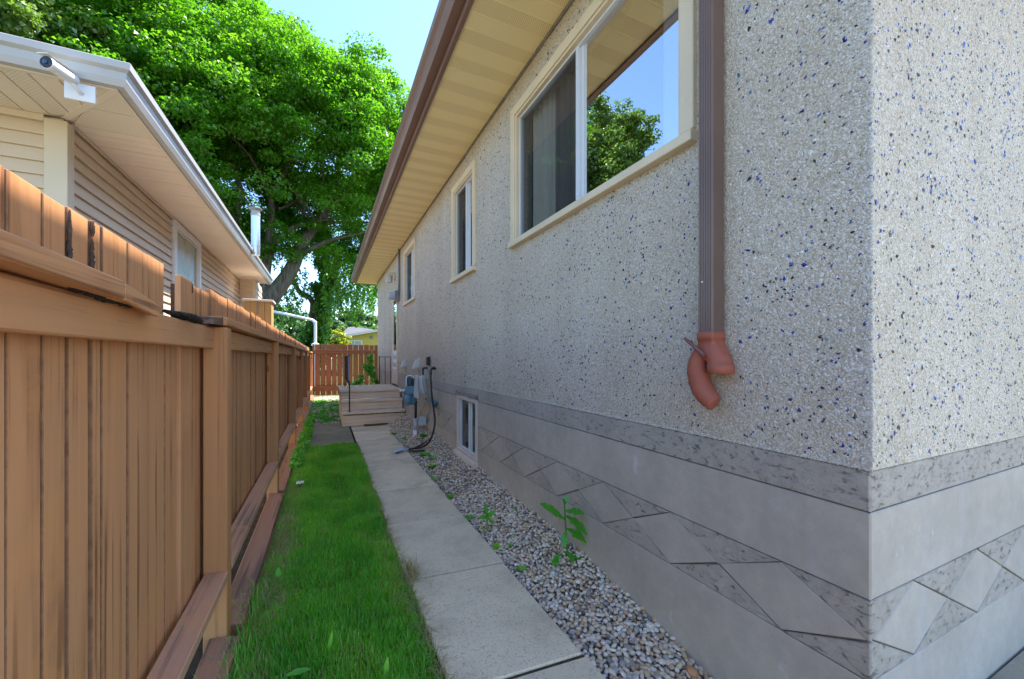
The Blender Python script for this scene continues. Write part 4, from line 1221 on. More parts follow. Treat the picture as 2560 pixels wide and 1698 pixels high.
# back fence -----------------------------------------------------------
bf = thing('wooden_fence', 'reddish brown slatted fence with gaps closing the far end of the alley', 'fence', (0.6, 15.1, 0))
xs = [-0.41, -0.332, -0.163, 0.007, 0.188, 0.36, 0.53, 0.70, 0.873, 1.054, 1.232, 1.414, 1.58, 1.75, 1.92, 2.09, 2.26]
for a, b in zip(xs[:-1], xs[1:]):
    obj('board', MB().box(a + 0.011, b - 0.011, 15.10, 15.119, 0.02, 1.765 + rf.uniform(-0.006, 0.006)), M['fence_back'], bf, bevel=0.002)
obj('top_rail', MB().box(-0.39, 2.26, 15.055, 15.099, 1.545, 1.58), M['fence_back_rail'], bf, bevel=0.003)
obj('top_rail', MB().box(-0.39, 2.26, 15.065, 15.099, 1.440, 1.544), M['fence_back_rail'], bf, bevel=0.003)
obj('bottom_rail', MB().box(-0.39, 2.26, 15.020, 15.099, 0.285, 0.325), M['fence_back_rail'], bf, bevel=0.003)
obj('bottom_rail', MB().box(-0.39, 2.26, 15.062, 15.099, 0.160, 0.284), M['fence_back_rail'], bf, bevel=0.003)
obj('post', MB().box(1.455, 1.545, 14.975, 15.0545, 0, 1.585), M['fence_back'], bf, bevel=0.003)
# ------------------------------------------------------------------ neighbour
NX, NY, NS = -1.60, 3.73, 2.92
nb = thing('siding_house', 'low beige vinyl sided house with white gutters behind the left fence', 'house', (NX, NY, 0))
NYE = 9.80
NXL = -9.0
mb = MB()
wall_with_holes(mb, NY + 0.012, NYE + 0.9, -0.1, NS, [(5.87, 6.82, 1.75, 2.885)], NX - 0.012, NX - 0.15)
mb.quad((NX - 0.012, NY + 0.012, -0.1), (NXL, NY + 0.012, -0.1), (NXL, NY + 0.012, NS), (NX - 0.012, NY + 0.012, NS))
mb.quad((NXL, NY + .012, -0.1), (NXL, 10.7, -0.1), (NXL, 10.7, NS), (NXL, NY + .012, NS)); mb.quad((NXL, 10.7, -0.1), (NX - 0.012, 10.7, -0.1), (NX - 0.012, 10.7, NS), (NXL, 10.7, NS))
obj('wall', mb, M['vinyl_trim'], nb)
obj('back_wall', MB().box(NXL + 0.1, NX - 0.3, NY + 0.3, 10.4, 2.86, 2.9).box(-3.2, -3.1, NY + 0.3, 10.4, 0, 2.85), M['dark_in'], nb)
EXPO = 0.0895
def siding(poly_fn, z0, z1, name='siding_board'):
    z = z1
    while z > z0 + 0.02:
        zb = max(z - EXPO, z0)
        m = poly_fn(zb, z)
        if m: obj(name, m, M['vinyl'], nb)
        z -= EXPO
def course(y0, y1, zb, zt):
    return MB().prism([(NX - 0.011, zt - 0.001), (NX - 0.009, zt - 0.001), (NX + 0.008, zb + 0.014), (NX + 0.009, zb + 0.003), (NX - 0.011, zb + 0.003)], 'Y', y0, y1)
def side_course(zb, zt):
    m = MB(); segs = [(NY + 0.005, NYE - 0.001)]
    if zb < 2.90 and zt > 1.72: segs = [(NY + 0.005, 5.805), (6.885, NYE - 0.001)]
    for a, b in segs:
        p = course(a, b, zb, zt); m.add(p.v, p.f)
    return m
siding(side_course, 1.30, NS - 0.020)
def front_course(zb, zt):
    return MB().prism([(NY + 0.011, zt - 0.001), (NY + 0.009, zt - 0.001), (NY - 0.008, zb + 0.014), (NY - 0.009, zb + 0.003), (NY + 0.011, zb + 0.003)], 'X', -4.2, NX - 0.095)
siding(front_course, 1.30, NS - 0.045)
obj('corner_post', MB().box(NX - 0.095, NX + 0.022, NY - 0.022, NY + 0.004, 0, NS - 0.022).box(NX - 0.004, NX + 0.022, NY + 0.0045, NY + 0.062, 0, NS - 0.022), M['vinyl_trim'], nb, bevel=0.004)
obj('frieze', MB().box(NX + 0.001, NX + 0.018, NY + 0.063, NYE - 0.001, NS - 0.020, NS - 0.002).box(-4.2, NX - 0.096, NY - 0.018, NY - 0.001, NS - 0.044, NS - 0.002), M['vinyl_trim'], nb)
# bump-out near the far end
m = MB().box(NX + 0.001, -1.33, NYE, 10.7, 0, NS - 0.003)
bo = obj('bump_out', m, M['vinyl_trim'], nb)
z = NS - 0.03
while z > 1.6:
    zb = z - 0.115
    m = MB().prism([(NYE - 0.001, z - 0.001), (NYE - 0.003, z - 0.001), (NYE - 0.018, zb + 0.012), (NYE - 0.018, zb + 0.002), (NYE - 0.001, zb + 0.002)], 'X', NX + 0.005, -1.385)
    m.prism([(-1.329, z - 0.001), (-1.327, z - 0.001), (-1.314, zb + 0.012), (-1.314, zb + 0.002), (-1.329, zb + 0.002)], 'Y', NYE + 0.005, 10.69)
    obj('siding_board', m, M['vinyl'], bo); z = zb
obj('corner_post', MB().box(-1.384, -1.312, NYE - 0.024, NYE - 0.001, 0, NS - 0.004), M['vinyl_trim'], bo, bevel=0.003)
# window
m = MB(); frame_box(m, NX - 0.02, NX + 0.03, 5.81, 6.88, 1.72, 2.898, 0.075, 0.07)
nw = obj('window', m, M['white'], nb, bevel=0.004)
m = MB(); frame_box(m, NX - 0.03, NX + 0.01, 5.886, 6.804, 1.791, 2.827, 0.03, 0.03)
obj('sash', m, M['fascia_pale'], nw, bevel=0.003)
obj('pane', MB().quad((NX - 0.01, 5.917, 1.822), (NX - 0.01, 6.773, 1.822), (NX - 0.01, 6.773, 2.796), (NX - 0.01, 5.917, 2.796)), M['glass_frost'], nw)
# soffit panels
SX1, SY0 = -1.155, 3.20
yy = SY0; i = 0
while yy < 10.15:
    b = min(yy + 0.30, 10.16)
    xl = NX + 0.019
    lo = []
    m = MB()
    # mitre: the panel's inner end follows the diagonal at the corner
    def xd(y): return max(NX - 0.0, SX1 - (y - SY0) * (SX1 - NX) / (NY - SY0)) if y < NY else NX
    a_, b_ = yy + 0.003, b - 0.003
    if yy < NY:
        m.hexa([(xd(a_) + 0.012, a_, NS), (SX1, a_, NS), (SX1, b_, NS), (xd(b_) + 0.012, b_, NS)], [(xd(a_) + 0.012, a_, NS + 0.008), (SX1, a_, NS + 0.008), (SX1, b_, NS + 0.008), (xd(b_) + 0.012, b_, NS + 0.008)])
    else:
        for j in range(3):
            s0 = a_ + j * (b_ - a_) / 3
            m.box(NX + 0.001, SX1, s0 + 0.0025, s0 + (b_ - a_) / 3 - 0.0025, NS, NS + 0.008)
    obj('soffit_panel', m, M['soffit_pale_vent'] if i < 2 else M['soffit_pale'], nb)
    yy += 0.30; i += 1
xx = SX1
j = 0
while xx > -4.2:
    a, b = xx - 0.127, xx
    def yd(x): return SY0 + (SX1 - x) * (NY - SY0) / (SX1 - NX) if x > NX else NY
    m = MB()
    a_, b_ = a + 0.004, b - 0.004
    m.hexa([(a_, SY0, NS), (b_, SY0, NS), (b_, yd(b_) - 0.012, NS), (a_, yd(a_) - 0.012, NS)], [(a_, SY0, NS + 0.008), (b_, SY0, NS + 0.008), (b_, yd(b_) - 0.012, NS + 0.008), (a_, yd(a_) - 0.012, NS + 0.008)])
    if b_ > a_: obj('soffit_panel', m, M['soffit_pale_vent'] if j % 2 else M['soffit_pale'], nb)
    xx -= 0.127; j += 1
m = MB(); d = Vector((NX - SX1, NY - SY0, 0)).normalized(); nrm = Vector((-d.y, d.x, 0)) * 0.018
a, b = Vector((SX1, SY0, NS - 0.004)), Vector((NX, NY, NS - 0.004))
m.hexa([a + nrm, a - nrm, b - nrm, b + nrm], [q + Vector((0, 0, 0.006)) for q in (a + nrm, a - nrm, b - nrm, b + nrm)])
obj('mitre_strip', m, M['soffit_pale'], nb)
obj('soffit_backing', MB().box(NX - 0.4, SX1, SY0, 10.16, NS + 0.010, NS + 0.016).box(-4.2, NX - 0.401, SY0, NY + 0.3, NS + 0.010, NS + 0.016), M['soffit_pale'], nb)
# fascia and gutters
FXa = -1.155
obj('fascia', MB().box(FXa + 0.001, FXa + 0.022, SY0 - 0.022, 10.18, NS - 0.012, 3.055).box(-4.2, FXa, SY0 - 0.022, SY0 - 0.001, NS - 0.012, 3.055), M['fascia_pale'], nb)
def kprof(z): return [(0.0, z - 0.128), (0.040, z - 0.130), (0.055, z - 0.095), (0.062, z - 0.055), (0.082, z - 0.040), (0.087, z - 0.004), (0.083, z), (0.068, z), (0.066, z - 0.004), (0.0, z - 0.03)]
gx = FXa + 0.0225
kp = kprof(3.045); nk_ = len(kp); gy = SY0 - 0.0225
vs = [(-4.3, gy - p[0], p[1]) for p in kp] + [(gx + p[0], gy - p[0], p[1]) for p in kp] + [(gx + p[0], 10.20, p[1]) for p in kp]
fs = [(q * nk_ + i, q * nk_ + (i + 1) % nk_, (q + 1) * nk_ + (i + 1) % nk_, (q + 1) * nk_ + i) for q in range(2) for i in range(nk_)]
fs += [tuple(range(nk_)), tuple(range(2 * nk_, 3 * nk_))]
obj('gutter', MB().add(vs, fs), M['gutter_white'], nb)
mb = MB(); eave_roof(mb, NXL - 0.5, FXa + 0.055, SY0 - 0.06, 10.22, 3.062, 0.30)
nr = obj('roof', mb, M['roof'], nb)
ch = MB().lathe([(0.064, 0), (0.064, 0.72), (0.068, 0.722), (0.068, 0.735), (0.064, 0.737)], (-0.985 - 0.36, 7.4, 2.95), (0, 0, 1), 20)
CHX, CHY = -1.05, 7.55
CHX = -1.02
ch = MB().lathe([(0.062, 2.95), (0.062, 3.09), (0.066, 3.092), (0.066, 3.102), (0.062, 3.104), (0.062, 3.58)], (CHX, 7.55, 0), (0, 0, 1), 22)
chim = obj('chimney', ch, M['steel'], nr, smooth=False)
ch = MB().lathe([(0.067, 3.58), (0.067, 3.625), (0.058, 3.63), (0.058, 3.665), (0.072, 3.668), (0.092, 3.69), (0.094, 3.70), (0.03, 3.715)], (CHX, 7.55, 0), (0, 0, 1), 22)
obj('chimney_cap', ch, M['rust_steel'], nr)

# ------------------------------------------------------------------ trees
def leaf_cloud(r, centres, radii, per, size, up=0.6, flat=0.55, tint0=None, droop=0.0):
    """leaf quads scattered in flattened clumps; returns V, F, T"""
    n = len(centres) * per
    c = np.repeat(centres, per, 0); rd = np.repeat(radii, per)
    d = r.normal(size=(n, 3)); d /= np.linalg.norm(d, axis=1)[:, None]
    rad = r.random(n) ** 0.45
    off = d * (rad * rd)[:, None]; off[:, 2] *= flat
    off[:, 2] -= droop * (off[:, 0] ** 2 + off[:, 1] ** 2) / np.maximum(rd, .05)
    p = c + off
    nr_ = d * 0.45 + np.array([0, 0, up]) + r.normal(0, 0.45, (n, 3)); nr_ /= np.linalg.norm(nr_, axis=1)[:, None]
    t = r.normal(size=(n, 3)); t -= nr_ * (t * nr_).sum(1)[:, None]; t /= np.linalg.norm(t, axis=1)[:, None]
    t[:, 2] -= 0.35; t /= np.linalg.norm(t, axis=1)[:, None]
    b = np.cross(nr_, t); b /= np.maximum(np.linalg.norm(b, axis=1), 1e-6)[:, None]
    s = (size * r.uniform(0.6, 1.3, n))[:, None]
    fold = nr_ * s * 0.16
    V = np.stack([p - t * s * 0.5, p + b * s * 0.38 + fold, p + t * s * 0.55 - fold * 0.8, p - b * s * 0.38 + fold], 1).reshape(-1, 3)
    F = np.arange(n * 4).reshape(n, 4)
    tt = np.repeat((tint0 if tint0 is not None else r.random(len(centres))), per)
    tt = np.clip(tt + r.normal(0, 0.10, n), 0, 1)
    return V, F, np.repeat(tt, 4)

def crown_centres(r, n, c, rad, seed, shell=0.55, hole=0.05, lob=0.22, cut=None):
    out = []
    while len(out) < n:
        d = r.normal(size=3); d /= np.linalg.norm(d)
        env = 1 + lob * mnoise.noise(Vector(d * 1.9) + Vector((seed, 0, 0))) + 0.5 * lob * mnoise.noise(Vector(d * 4.5) + Vector((0, seed, 0)))
        t = (shell + (1 - shell) * r.random() ** 0.6) if r.random() < 0.8 else r.random()
        p = np.array(c) + d * np.array(rad) * env * t
        if mnoise.noise(Vector(p * 0.55) + Vector((seed, seed, 0))) < -0.30 + hole: continue
        if cut is not None and cut(p, r): continue
        out.append(p)
    return np.array(out)

def limb(m, pts, r0, r1, seg=10, n=6):
    q = spline(pts, n); k_ = len(q)
    q = [p + Vector((mnoise.noise(p * 1.3), mnoise.noise(p * 1.3 + Vector((5, 0, 0))), 0)) * 0.06 for p in q]
    m.tube(q, [r0 + (r1 - r0) * (i / (k_ - 1)) ** 0.8 for i in range(k_)], seg)

# the big broadleaf tree behind the neighbour
big_tree = thing('leafy_tree', 'huge bright green broadleaf tree with leaning trunks rising behind the beige house', 'tree', (-3.0, 20, 0))
m = MB()
limb(m, [(-3.3, 20, -0.1), (-2.9, 20, 1.8), (-2.2, 20, 3.8), (-1.45, 20, 5.0), (-1.10, 20, 6.0), (-0.65, 20, 6.9), (0.0, 20.2, 8.0), (0.5, 20.6, 9.6), (0.6, 21, 12)], 0.46, 0.10, 14)
trunk = obj('trunk', m, M['bark'], big_tree, smooth=True)
m = MB()
limb(m, [(-2.5, 20, 3.0), (-2.36, 20.1, 4.6), (-2.30, 20.1, 5.8), (-2.2, 20.1, 6.7), (-2.1, 20, 7.8), (-2.4, 20, 9.5), (-2.2, 20, 13)], 0.27, 0.07)
limb(m, [(-2.28, 20.1, 5.2), (-2.0, 19.7, 6.1), (-1.25, 19.6, 6.95), (0.15, 19.6, 7.5), (1.6, 19.6, 7.9)], 0.13, 0.04)
limb(m, [(-1.15, 20, 5.85), (-0.70, 19.8, 6.08), (0.0, 19.7, 6.5), (0.66, 19.6, 6.75), (2.0, 19.4, 7.2)], 0.15, 0.04)
limb(m, [(-3.0, 20.2, 1.6), (-3.4, 20.2, 4), (-3.35, 20, 7.4), (-3.2, 20, 8.2), (-4.0, 20, 11)], 0.25, 0.08)
limb(m, [(-3.35, 20, 6.5), (-4.6, 19.5, 8.5), (-6.2, 19, 10)], 0.16, 0.05)
limb(m, [(0.0, 20.2, 8.0), (1.2, 19.8, 9.6), (2.0, 19.5, 12)], 0.15, 0.04)
limb(m, [(-2.2, 20, 8.2), (-1.2, 19, 10), (-0.8, 18.5, 13)], 0.13, 0.04)
limb(m, [(-2.35, 20, 9.0), (-3.6, 18.6, 10.4), (-4.6, 17.6, 12)], 0.12, 0.03)
rl = random.Random(12)
for _ in range(26):
    a = rl.uniform(0, 2 * PI); s_ = Vector((-1.4 + rl.uniform(-1.4, 1.6), 20 + rl.uniform(-.6, .6), rl.uniform(7, 12)))
    e = s_ + Vector((math.cos(a) * rl.uniform(2, 4.2), math.sin(a) * rl.uniform(1.5, 3.5), rl.uniform(0.6, 3)))
    limb(m, [s_, s_.lerp(e, .5) + Vector((0, 0, rl.uniform(-.3, .5))), e], 0.07, 0.02, 6, 4)
obj('branch', m, M['bark'], big_tree, smooth=True)
rt = np.random.default_rng(5)
def cut_big(p, r):
    # thin, high skirt towards the lower right and around the trunks
    if p[2] < 5.6 + 0.5 * mnoise.noise(Vector((p[0] * .8, p[1] * .8, 0))) and p[0] > -3.4: return True
    if p[2] < 9.3 and p[0] > -3.6 and p[1] < 20.6 and r.random() < 0.72: return True
    if p[2] < 9.0 and -3.0 < p[0] < 0.9 and p[1] < 20.4 and r.random() < 0.5: return True
    if p[2] < 7.6 and p[0] > -3.2 and r.random() < 0.35: return True
    return False
cc = crown_centres(rt, 2700, (-2.9, 20, 10.3), (8.2, 5.0, 5.0), 3.3, 0.55, 0.09, 0.20, cut_big)
cc = np.concatenate([cc, crown_centres(rt, 900, (-7.6, 19.4, 11.2), (3.6, 3.8, 4.6), 8.1, 0.5, 0.06, 0.2)])
rr_ = rt.uniform(0.40, 0.85, len(cc))
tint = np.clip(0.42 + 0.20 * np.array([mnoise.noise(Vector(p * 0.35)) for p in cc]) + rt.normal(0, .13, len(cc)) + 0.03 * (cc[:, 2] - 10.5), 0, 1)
V, F, T = leaf_cloud(rt, cc, rr_, 170, 0.115, 0.75, 0.42, tint, 0.30)
tag(fast_mesh('crown', V, F, M['leaf_tree'], big_tree, T), kind='stuff')
# hanging skirt on the right
def skirt(r, n, xr, yr, zr, size, mat, parent, tint=(0.2, 0.9), ln=(0.3, 1.2)):
    Vs, Fs, Ts = [], [], []; k0 = 0
    c = []
    for _ in range(n):
        x, y_, z_ = r.uniform(*xr), r.uniform(*yr), r.uniform(*zr); L_ = r.uniform(*ln)
        for q in range(int(L_ / 0.07)):
            c.append((x + r.normal(0, .05), y_ + r.normal(0, .05), z_ - q * 0.07))
    c = np.array(c)
    V, F, T = leaf_cloud(r, c, np.full(len(c), 0.09), 3, size, 0.2, 1.0, r.uniform(tint[0], tint[1], len(c)))
    return V, F, T

# the ivy-clad forked tree further back
ivy_tree = thing('ivy_clad_tree', 'forked leaning tree wrapped in bright climbing foliage beyond the back fence', 'tree', (-0.9, 25, 0))
m = MB()
limb(m, [(-1.1, 25, -0.1), (-0.82, 25, 2.2), (-0.64, 25, 3.6), (-0.56, 25, 4.4)], 0.33, 0.24, 12)
obj('trunk', m, M['bark'], ivy_tree, smooth=True)
m = MB()
limb(m, [(-0.60, 25, 4.2), (-0.85, 25, 4.7), (-1.33, 25, 5.0), (-1.6, 25, 5.6), (-1.58, 25, 6.2), (-1.9, 25, 8)], 0.17, 0.08, 10)
limb(m, [(-0.50, 24.9, 3.4), (-0.42, 24.9, 4.4), (-0.44, 24.9, 5.15), (-0.10, 24.9, 5.55), (0.40, 24.9, 6.15), (0.88, 24.9, 6.75)], 0.17, 0.11, 10)
obj('branch', m, M['bark'], ivy_tree, smooth=True)
ri = np.random.default_rng(9)
c = []
for (x0, z0, x1, z1, sp, n) in ((-0.30, 1.0, -0.05, 4.6, 0.28, 130), (-0.1, 4.2, 0.25, 6.0, 0.32, 70), (-0.75, 5.0, 0.35, 6.5, 0.22, 36), (-0.2, 6.0, -0.1, 9.0, 0.35, 80), (-1.25, 0.8, -0.9, 3.2, 0.22, 36)):
    t = ri.random(n); c.append(np.stack([x0 + (x1 - x0) * t + ri.normal(0, sp * .6, n), 24.6 + ri.normal(0, .25, n), z0 + (z1 - z0) * t + ri.normal(0, .1, n)], 1))
c = np.concatenate(c)
A_ = leaf_cloud(ri, c, ri.uniform(0.15, 0.34, len(c)), 60, 0.12, 0.35, 1.1, np.clip(0.55 + 0.25 * (c[:, 0] + 0.2) + ri.normal(0, .15, len(c)), 0, 1), 0.4)
S_ = skirt(ri, 230, (-0.1, 2.9), (21, 26), (4.6, 8.0), 0.13, None, None, (0.1, 0.8), (0.4, 1.9))
S2 = skirt(ri, 60, (-2.4, -0.9), (21, 26), (3.6, 6.2), 0.12, None, None, (0.0, 0.5), (0.3, 1.1))
V, F, T = join([A_, S_, S2])
tag(fast_mesh('crown', V, F, M['leaf_ivy'], ivy_tree, T), kind='stuff')

def simple_tree(name, label, cat, base, height, rad, mat, seed, nclump, per, size, group=None, trunk_r=0.2, cz=0.62, lob=0.25, flat=0.6):
    t = thing(name, label, cat, base, group)
    r = np.random.default_rng(seed); b = Vector(base)
    if trunk_r:
        m = MB(); limb(m, [b + Vector((0, 0, -.2)), b + Vector((0.1, 0, height * .3)), b + Vector((-.1, 0, height * .75))], trunk_r, trunk_r * .3, 8)
        obj('trunk', m, M['bark'], t, smooth=True)
    c = crown_centres(r, nclump, (b.x, b.y, b.z + height * cz), rad, seed * 1.7, 0.5, 0.03, lob)
    V, F, T = leaf_cloud(r, c, r.uniform(0.3, 0.75, len(c)) * rad[0] / 3, per, size, 0.7, flat)
    tag(fast_mesh('crown', V, F, mat, t, T), kind='stuff')
    return t
GT = 'soft green trees on the far side of the back yard'
simple_tree('background_tree', 'soft green tree above the white pipe, behind the back fence', 'tree', (-4.2, 38, 0), 5.6, (3.4, 2.6, 2.3), M['leaf_far'], 31, 260, 70, 0.22, GT)
simple_tree('background_tree', 'pale green tree rising behind the grey roof of the yellow house', 'tree', (2.6, 46, 0), 6.4, (3.2, 2.6, 2.4), M['leaf_far'], 32, 260, 70, 0.24, GT)
simple_tree('background_tree', 'pale green tree beside the wall corner, right of the yellow house roof', 'tree', (6.6, 48, 0), 6.2, (3.2, 2.6, 2.5), M['leaf_far'], 33, 260, 70, 0.24, GT)
simple_tree('background_tree', 'dim green tree standing directly behind the forked ivy tree', 'tree', (-0.8, 44, 0), 5.6, (3.0, 2.4, 2.2), M['leaf_far'], 34, 220, 70, 0.24, GT)
simple_tree('golden_bush', 'yellow green round bush in front of the yellow house', 'bush', (0.9, 28.5, 0), 3.35, (0.72, 0.72, 1.3), M['leaf_yellow'], 41, 130, 70, 0.10, None, 0.05, 0.60)
simple_tree('shade_tree', 'olive green tree with blue sky around it, mirrored in the large window', 'tree', (-9.2, 15.9, 0), 13.6, (2.3, 2.4, 2.4), M['leaf_olive'], 51, 700, 90, 0.13, None, 0.2, 0.80, 0.45)

# ------------------------------------------------------------------ yellow house beyond
yh = thing('yellow_house', 'yellow house with low grey roof beyond the back fence', 'house', (0.95, 32, 0))
m = MB()
m.add([(0.95, 32, 0), (9.0, 32, 0), (9.0, 32, 3.0), (5.2, 32, 3.62), (0.95, 32, 2.78), (0.95, 40, 0), (9, 40, 0), (9, 40, 3.0), (5.2, 40, 3.62), (0.95, 40, 2.78)],
      [(0, 1, 2, 3, 4), (9, 8, 7, 6, 5), (0, 4, 9, 5), (1, 6, 7, 2), (4, 3, 8, 9), (3, 2, 7, 8)])
obj('wall', m, M['yellow_wall'], yh)
m = MB().hexa([(0.35, 31.5, 2.66), (0.35, 40.4, 2.66), (5.2, 40.4, 3.63), (5.2, 31.5, 3.63)], [(0.35, 31.5, 2.80), (0.35, 40.4, 2.80), (5.2, 40.4, 3.77), (5.2, 31.5, 3.77)])
m.hexa([(5.2, 31.5, 3.63), (5.2, 40.4, 3.63), (9.6, 40.4, 2.85), (9.6, 31.5, 2.85)], [(5.2, 31.5, 3.77), (5.2, 40.4, 3.77), (9.6, 40.4, 2.99), (9.6, 31.5, 2.99)])
yr = obj('roof', m, M['far_roof'], yh)
m = MB().hexa([(0.34, 31.44, 2.64), (0.34, 31.499, 2.64), (5.2, 31.499, 3.61), (5.2, 31.44, 3.61)], [(0.34, 31.44, 2.82), (0.34, 31.499, 2.82), (5.2, 31.499, 3.79), (5.2, 31.44, 3.79)])
obj('fascia', m, M['fascia_pale'], yh)
obj('upper_roof', MB().add([(0.9, 34, 2.95), (6.5, 34, 3.2), (6.5, 44, 3.2), (0.9, 44, 2.95), (1.75, 37, 3.95), (2.3, 37, 4.0)], [(0, 1, 5, 4), (1, 2, 5), (2, 3, 4, 5), (3, 0, 4), (3, 2, 1, 0)]), M['far_roof'], yh)
m = MB(); m.box(1.40, 2.50, 31.94, 31.999, 1.75, 2.62)
yw = obj('window', m, M['white'], yh)
obj('pane', MB().box(1.47, 1.92, 31.92, 31.939, 1.82, 2.55), M['glass_frost'], yw)
obj('pane', MB().box(1.98, 2.43, 31.92, 31.939, 1.82, 2.55), M['gutter_white'], yw)
obj('vent', MB().box(3.05, 3.25, 31.94, 31.999, 2.75, 2.98), M['grey_metal'], yh)

# ------------------------------------------------------------------ yard things beyond the fence
ws = thing('wooden_screen', 'pale new timber privacy wall end with flat cap behind the left fence', 'privacy wall', (-1.1, 8.8, 0))
for i, (a, b) in enumerate(((-1.36, -1.275), (-1.27, -1.165), (-1.155, -1.05), (-1.045, -0.955))):
    obj('board', MB().box(a, b, 8.80, 8.83, 0, 2.36), M['raw_wood'], ws, bevel=0.003)
obj('end_board', MB().box(-0.954, -0.932, 8.80, 9.15, 0, 2.36), M['raw_wood'], ws, bevel=0.003)
obj('corner_post', MB().box(-1.06, -0.956, 8.835, 8.95, 0, 2.355), M['raw_wood'], ws)
obj('cap', MB().box(-1.40, -0.90, 8.76, 9.2, 2.362, 2.40), M['fascia_pale'], ws, bevel=0.004)
obj('bracket', MB().box(-1.17, -1.15, 8.785, 8.799, 2.1, 2.36), M['grey_metal'], ws)
wp = thing('white_pipe', 'white painted pipe bending down behind the back fence corner', 'pipe', (-0.33, 16, 0))
m = MB().tube(spline([(-2.4, 16, 3.05), (-1.66, 16, 2.91), (-0.62, 16, 2.70), (-0.42, 16, 2.65), (-0.345, 16, 2.54), (-0.335, 16, 2.40), (-0.335, 16, 0)], 5), 0.050, 14)
obj('pipe', m, M['white_paint'], wp, smooth=True)
obj('flange', MB().lathe([(0.062, 1.72), (0.13, 1.73), (0.13, 1.80), (0.075, 1.83), (0.062, 1.84)], (-0.335, 16, 0), (0, 0, 1), 16), M['white_paint'], wp)

# security camera ------------------------------------------------------
sc_ = thing('security_camera', 'white bullet security camera on a bracket under the neighbour\'s gutter', 'camera', (-1.30, 3.10, 2.84))
obj('mount_plate', MB().box(-1.36, -1.225, 3.158, 3.172, 2.795, 2.895), M['white'], sc_, bevel=0.003)
obj('bracket', MB().tube(spline([(-1.285, 3.157, 2.835), (-1.288, 3.125, 2.838), (-1.31, 3.09, 2.868)], 5), 0.011, 10), M['white'], sc_, smooth=True)
bd = Vector((-0.34, -0.90, -0.02)).normalized(); bp = Vector((-1.295, 3.125, 2.882))
o_ = obj('housing', MB().lathe([(0.018, 0), (0.026, 0.006), (0.029, 0.03), (0.031, 0.135), (0.0335, 0.137), (0.0335, 0.152), (0.031, 0.156)], bp, bd, 18), M['white'], sc_, smooth=False)
obj('lens', MB().lathe([(0.0305, 0.1562), (0.0305, 0.159), (0.026, 0.161)], bp, bd, 18), M['lens'], sc_)
obj('lens_core', MB().lathe([(0.012, 0.1612), (0.012, 0.164), (0.007, 0.166)], bp, bd, 14), M['lens_blue'], sc_)
vis_ = bp + Vector((0, 0, 0.034))
m = MB(); u = Vector((0, 0, 1)).cross(bd).normalized() * 0.031
m.hexa([vis_ - u + bd * 0.02, vis_ + u + bd * 0.02, vis_ + u + bd * 0.175, vis_ - u + bd * 0.175], [q + Vector((0, 0, 0.004)) for q in (vis_ - u * .8 + bd * 0.02, vis_ + u * .8 + bd * 0.02, vis_ + u * .8 + bd * 0.175, vis_ - u * .8 + bd * 0.175)])
obj('sun_shield', m, M['white'], sc_)

# ------------------------------------------------------------------ steps, railings, mat
st = thing('wooden_steps', 'beige painted wooden steps up to the side door', 'steps', (0.85, 8.2, 0))
XL_, XR_ = 0.275, 1.445
obj('riser', MB().box(XL_ + 0.02, XR_ - 0.01, 8.155, 8.18, 0.0, 0.205), M['step'], st, bevel=0.003)
obj('tread', MB().box(XL_ - 0.005, XR_, 8.115, 8.405, 0.228, 0.272), M['step'], st, bevel=0.004)
obj('riser', MB().box(XL_ + 0.01, XR_ - 0.01, 8.407, 8.432, 0.273, 0.425), M['step'], st, bevel=0.003)
obj('tread', MB().box(XL_ - 0.005, XR_, 8.375, 8.655, 0.426, 0.468), M['step'], st, bevel=0.004)
obj('riser', MB().box(XL_ + 0.005, XR_ - 0.01, 8.657, 8.682, 0.469, 0.612), M['step'], st, bevel=0.003)
yy = 8.625
for i in range(11):
    obj('deck_board', MB().box(XL_ - 0.02, XR_, yy, yy + 0.137, 0.613, 0.655), M['step'], st, bevel=0.004); yy += 0.142
obj('stringer', MB().prism([(8.182, 0), (8.182, 0.225), (8.406, 0.225), (8.433, 0.42), (8.656, 0.42), (8.683, 0.61), (10.15, 0.61), (10.15, 0)], 'X', XL_ + 0.012, XL_ + 0.045), M['step'], st)
rl_ = thing('iron_railing', 'black iron stair railing on the steps, its front post coloured blue as a sky glint', 'railing', (0.40, 8.2, 0.27))
m = MB().box(0.400, 0.424, 8.19, 8.214, 0.273, 0.86)
obj('post', m, M['iron'], rl_, bevel=0.002)
obj('panel_post', MB().box(0.388, 0.410, 8.22, 8.26, 0.80, 1.335), M['iron_sky_glint'], rl_, bevel=0.002)
obj('knee', MB().tube([(0.412, 8.20, 0.80), (0.40, 8.23, 0.86), (0.398, 8.26, 0.90)], 0.016, 8), M['iron'], rl_)
obj('post', MB().box(0.385, 0.410, 9.70, 9.725, 0.656, 1.335), M['iron'], rl_, bevel=0.002)
obj('top_rail', MB().box(0.380, 0.415, 8.20, 9.74, 1.336, 1.352), M['iron'], rl_, bevel=0.003)
obj('lower_rail', MB().box(0.388, 0.408, 8.262, 9.70, 0.80, 0.82), M['iron'], rl_, bevel=0.002)
for i in range(13):
    yb_ = 8.36 + i * 0.103
    obj('baluster', MB().box(0.391, 0.405, yb_, yb_ + 0.014, 0.821, 1.3355), M['iron'], rl_)
obj('base_plate', MB().box(0.375, 0.445, 8.165, 8.235, 0.2725, 0.279), M['iron'], rl_)
r2 = thing('iron_railing', 'thin black iron railing panel across the far side of the door landing', 'railing', (1.3, 10.2, 0.66))
for x in (1.190, 1.322, 1.455):
    obj('baluster', MB().box(x - 0.008, x + 0.008, 10.165, 10.181, 0.656, 1.315), M['iron'], r2)
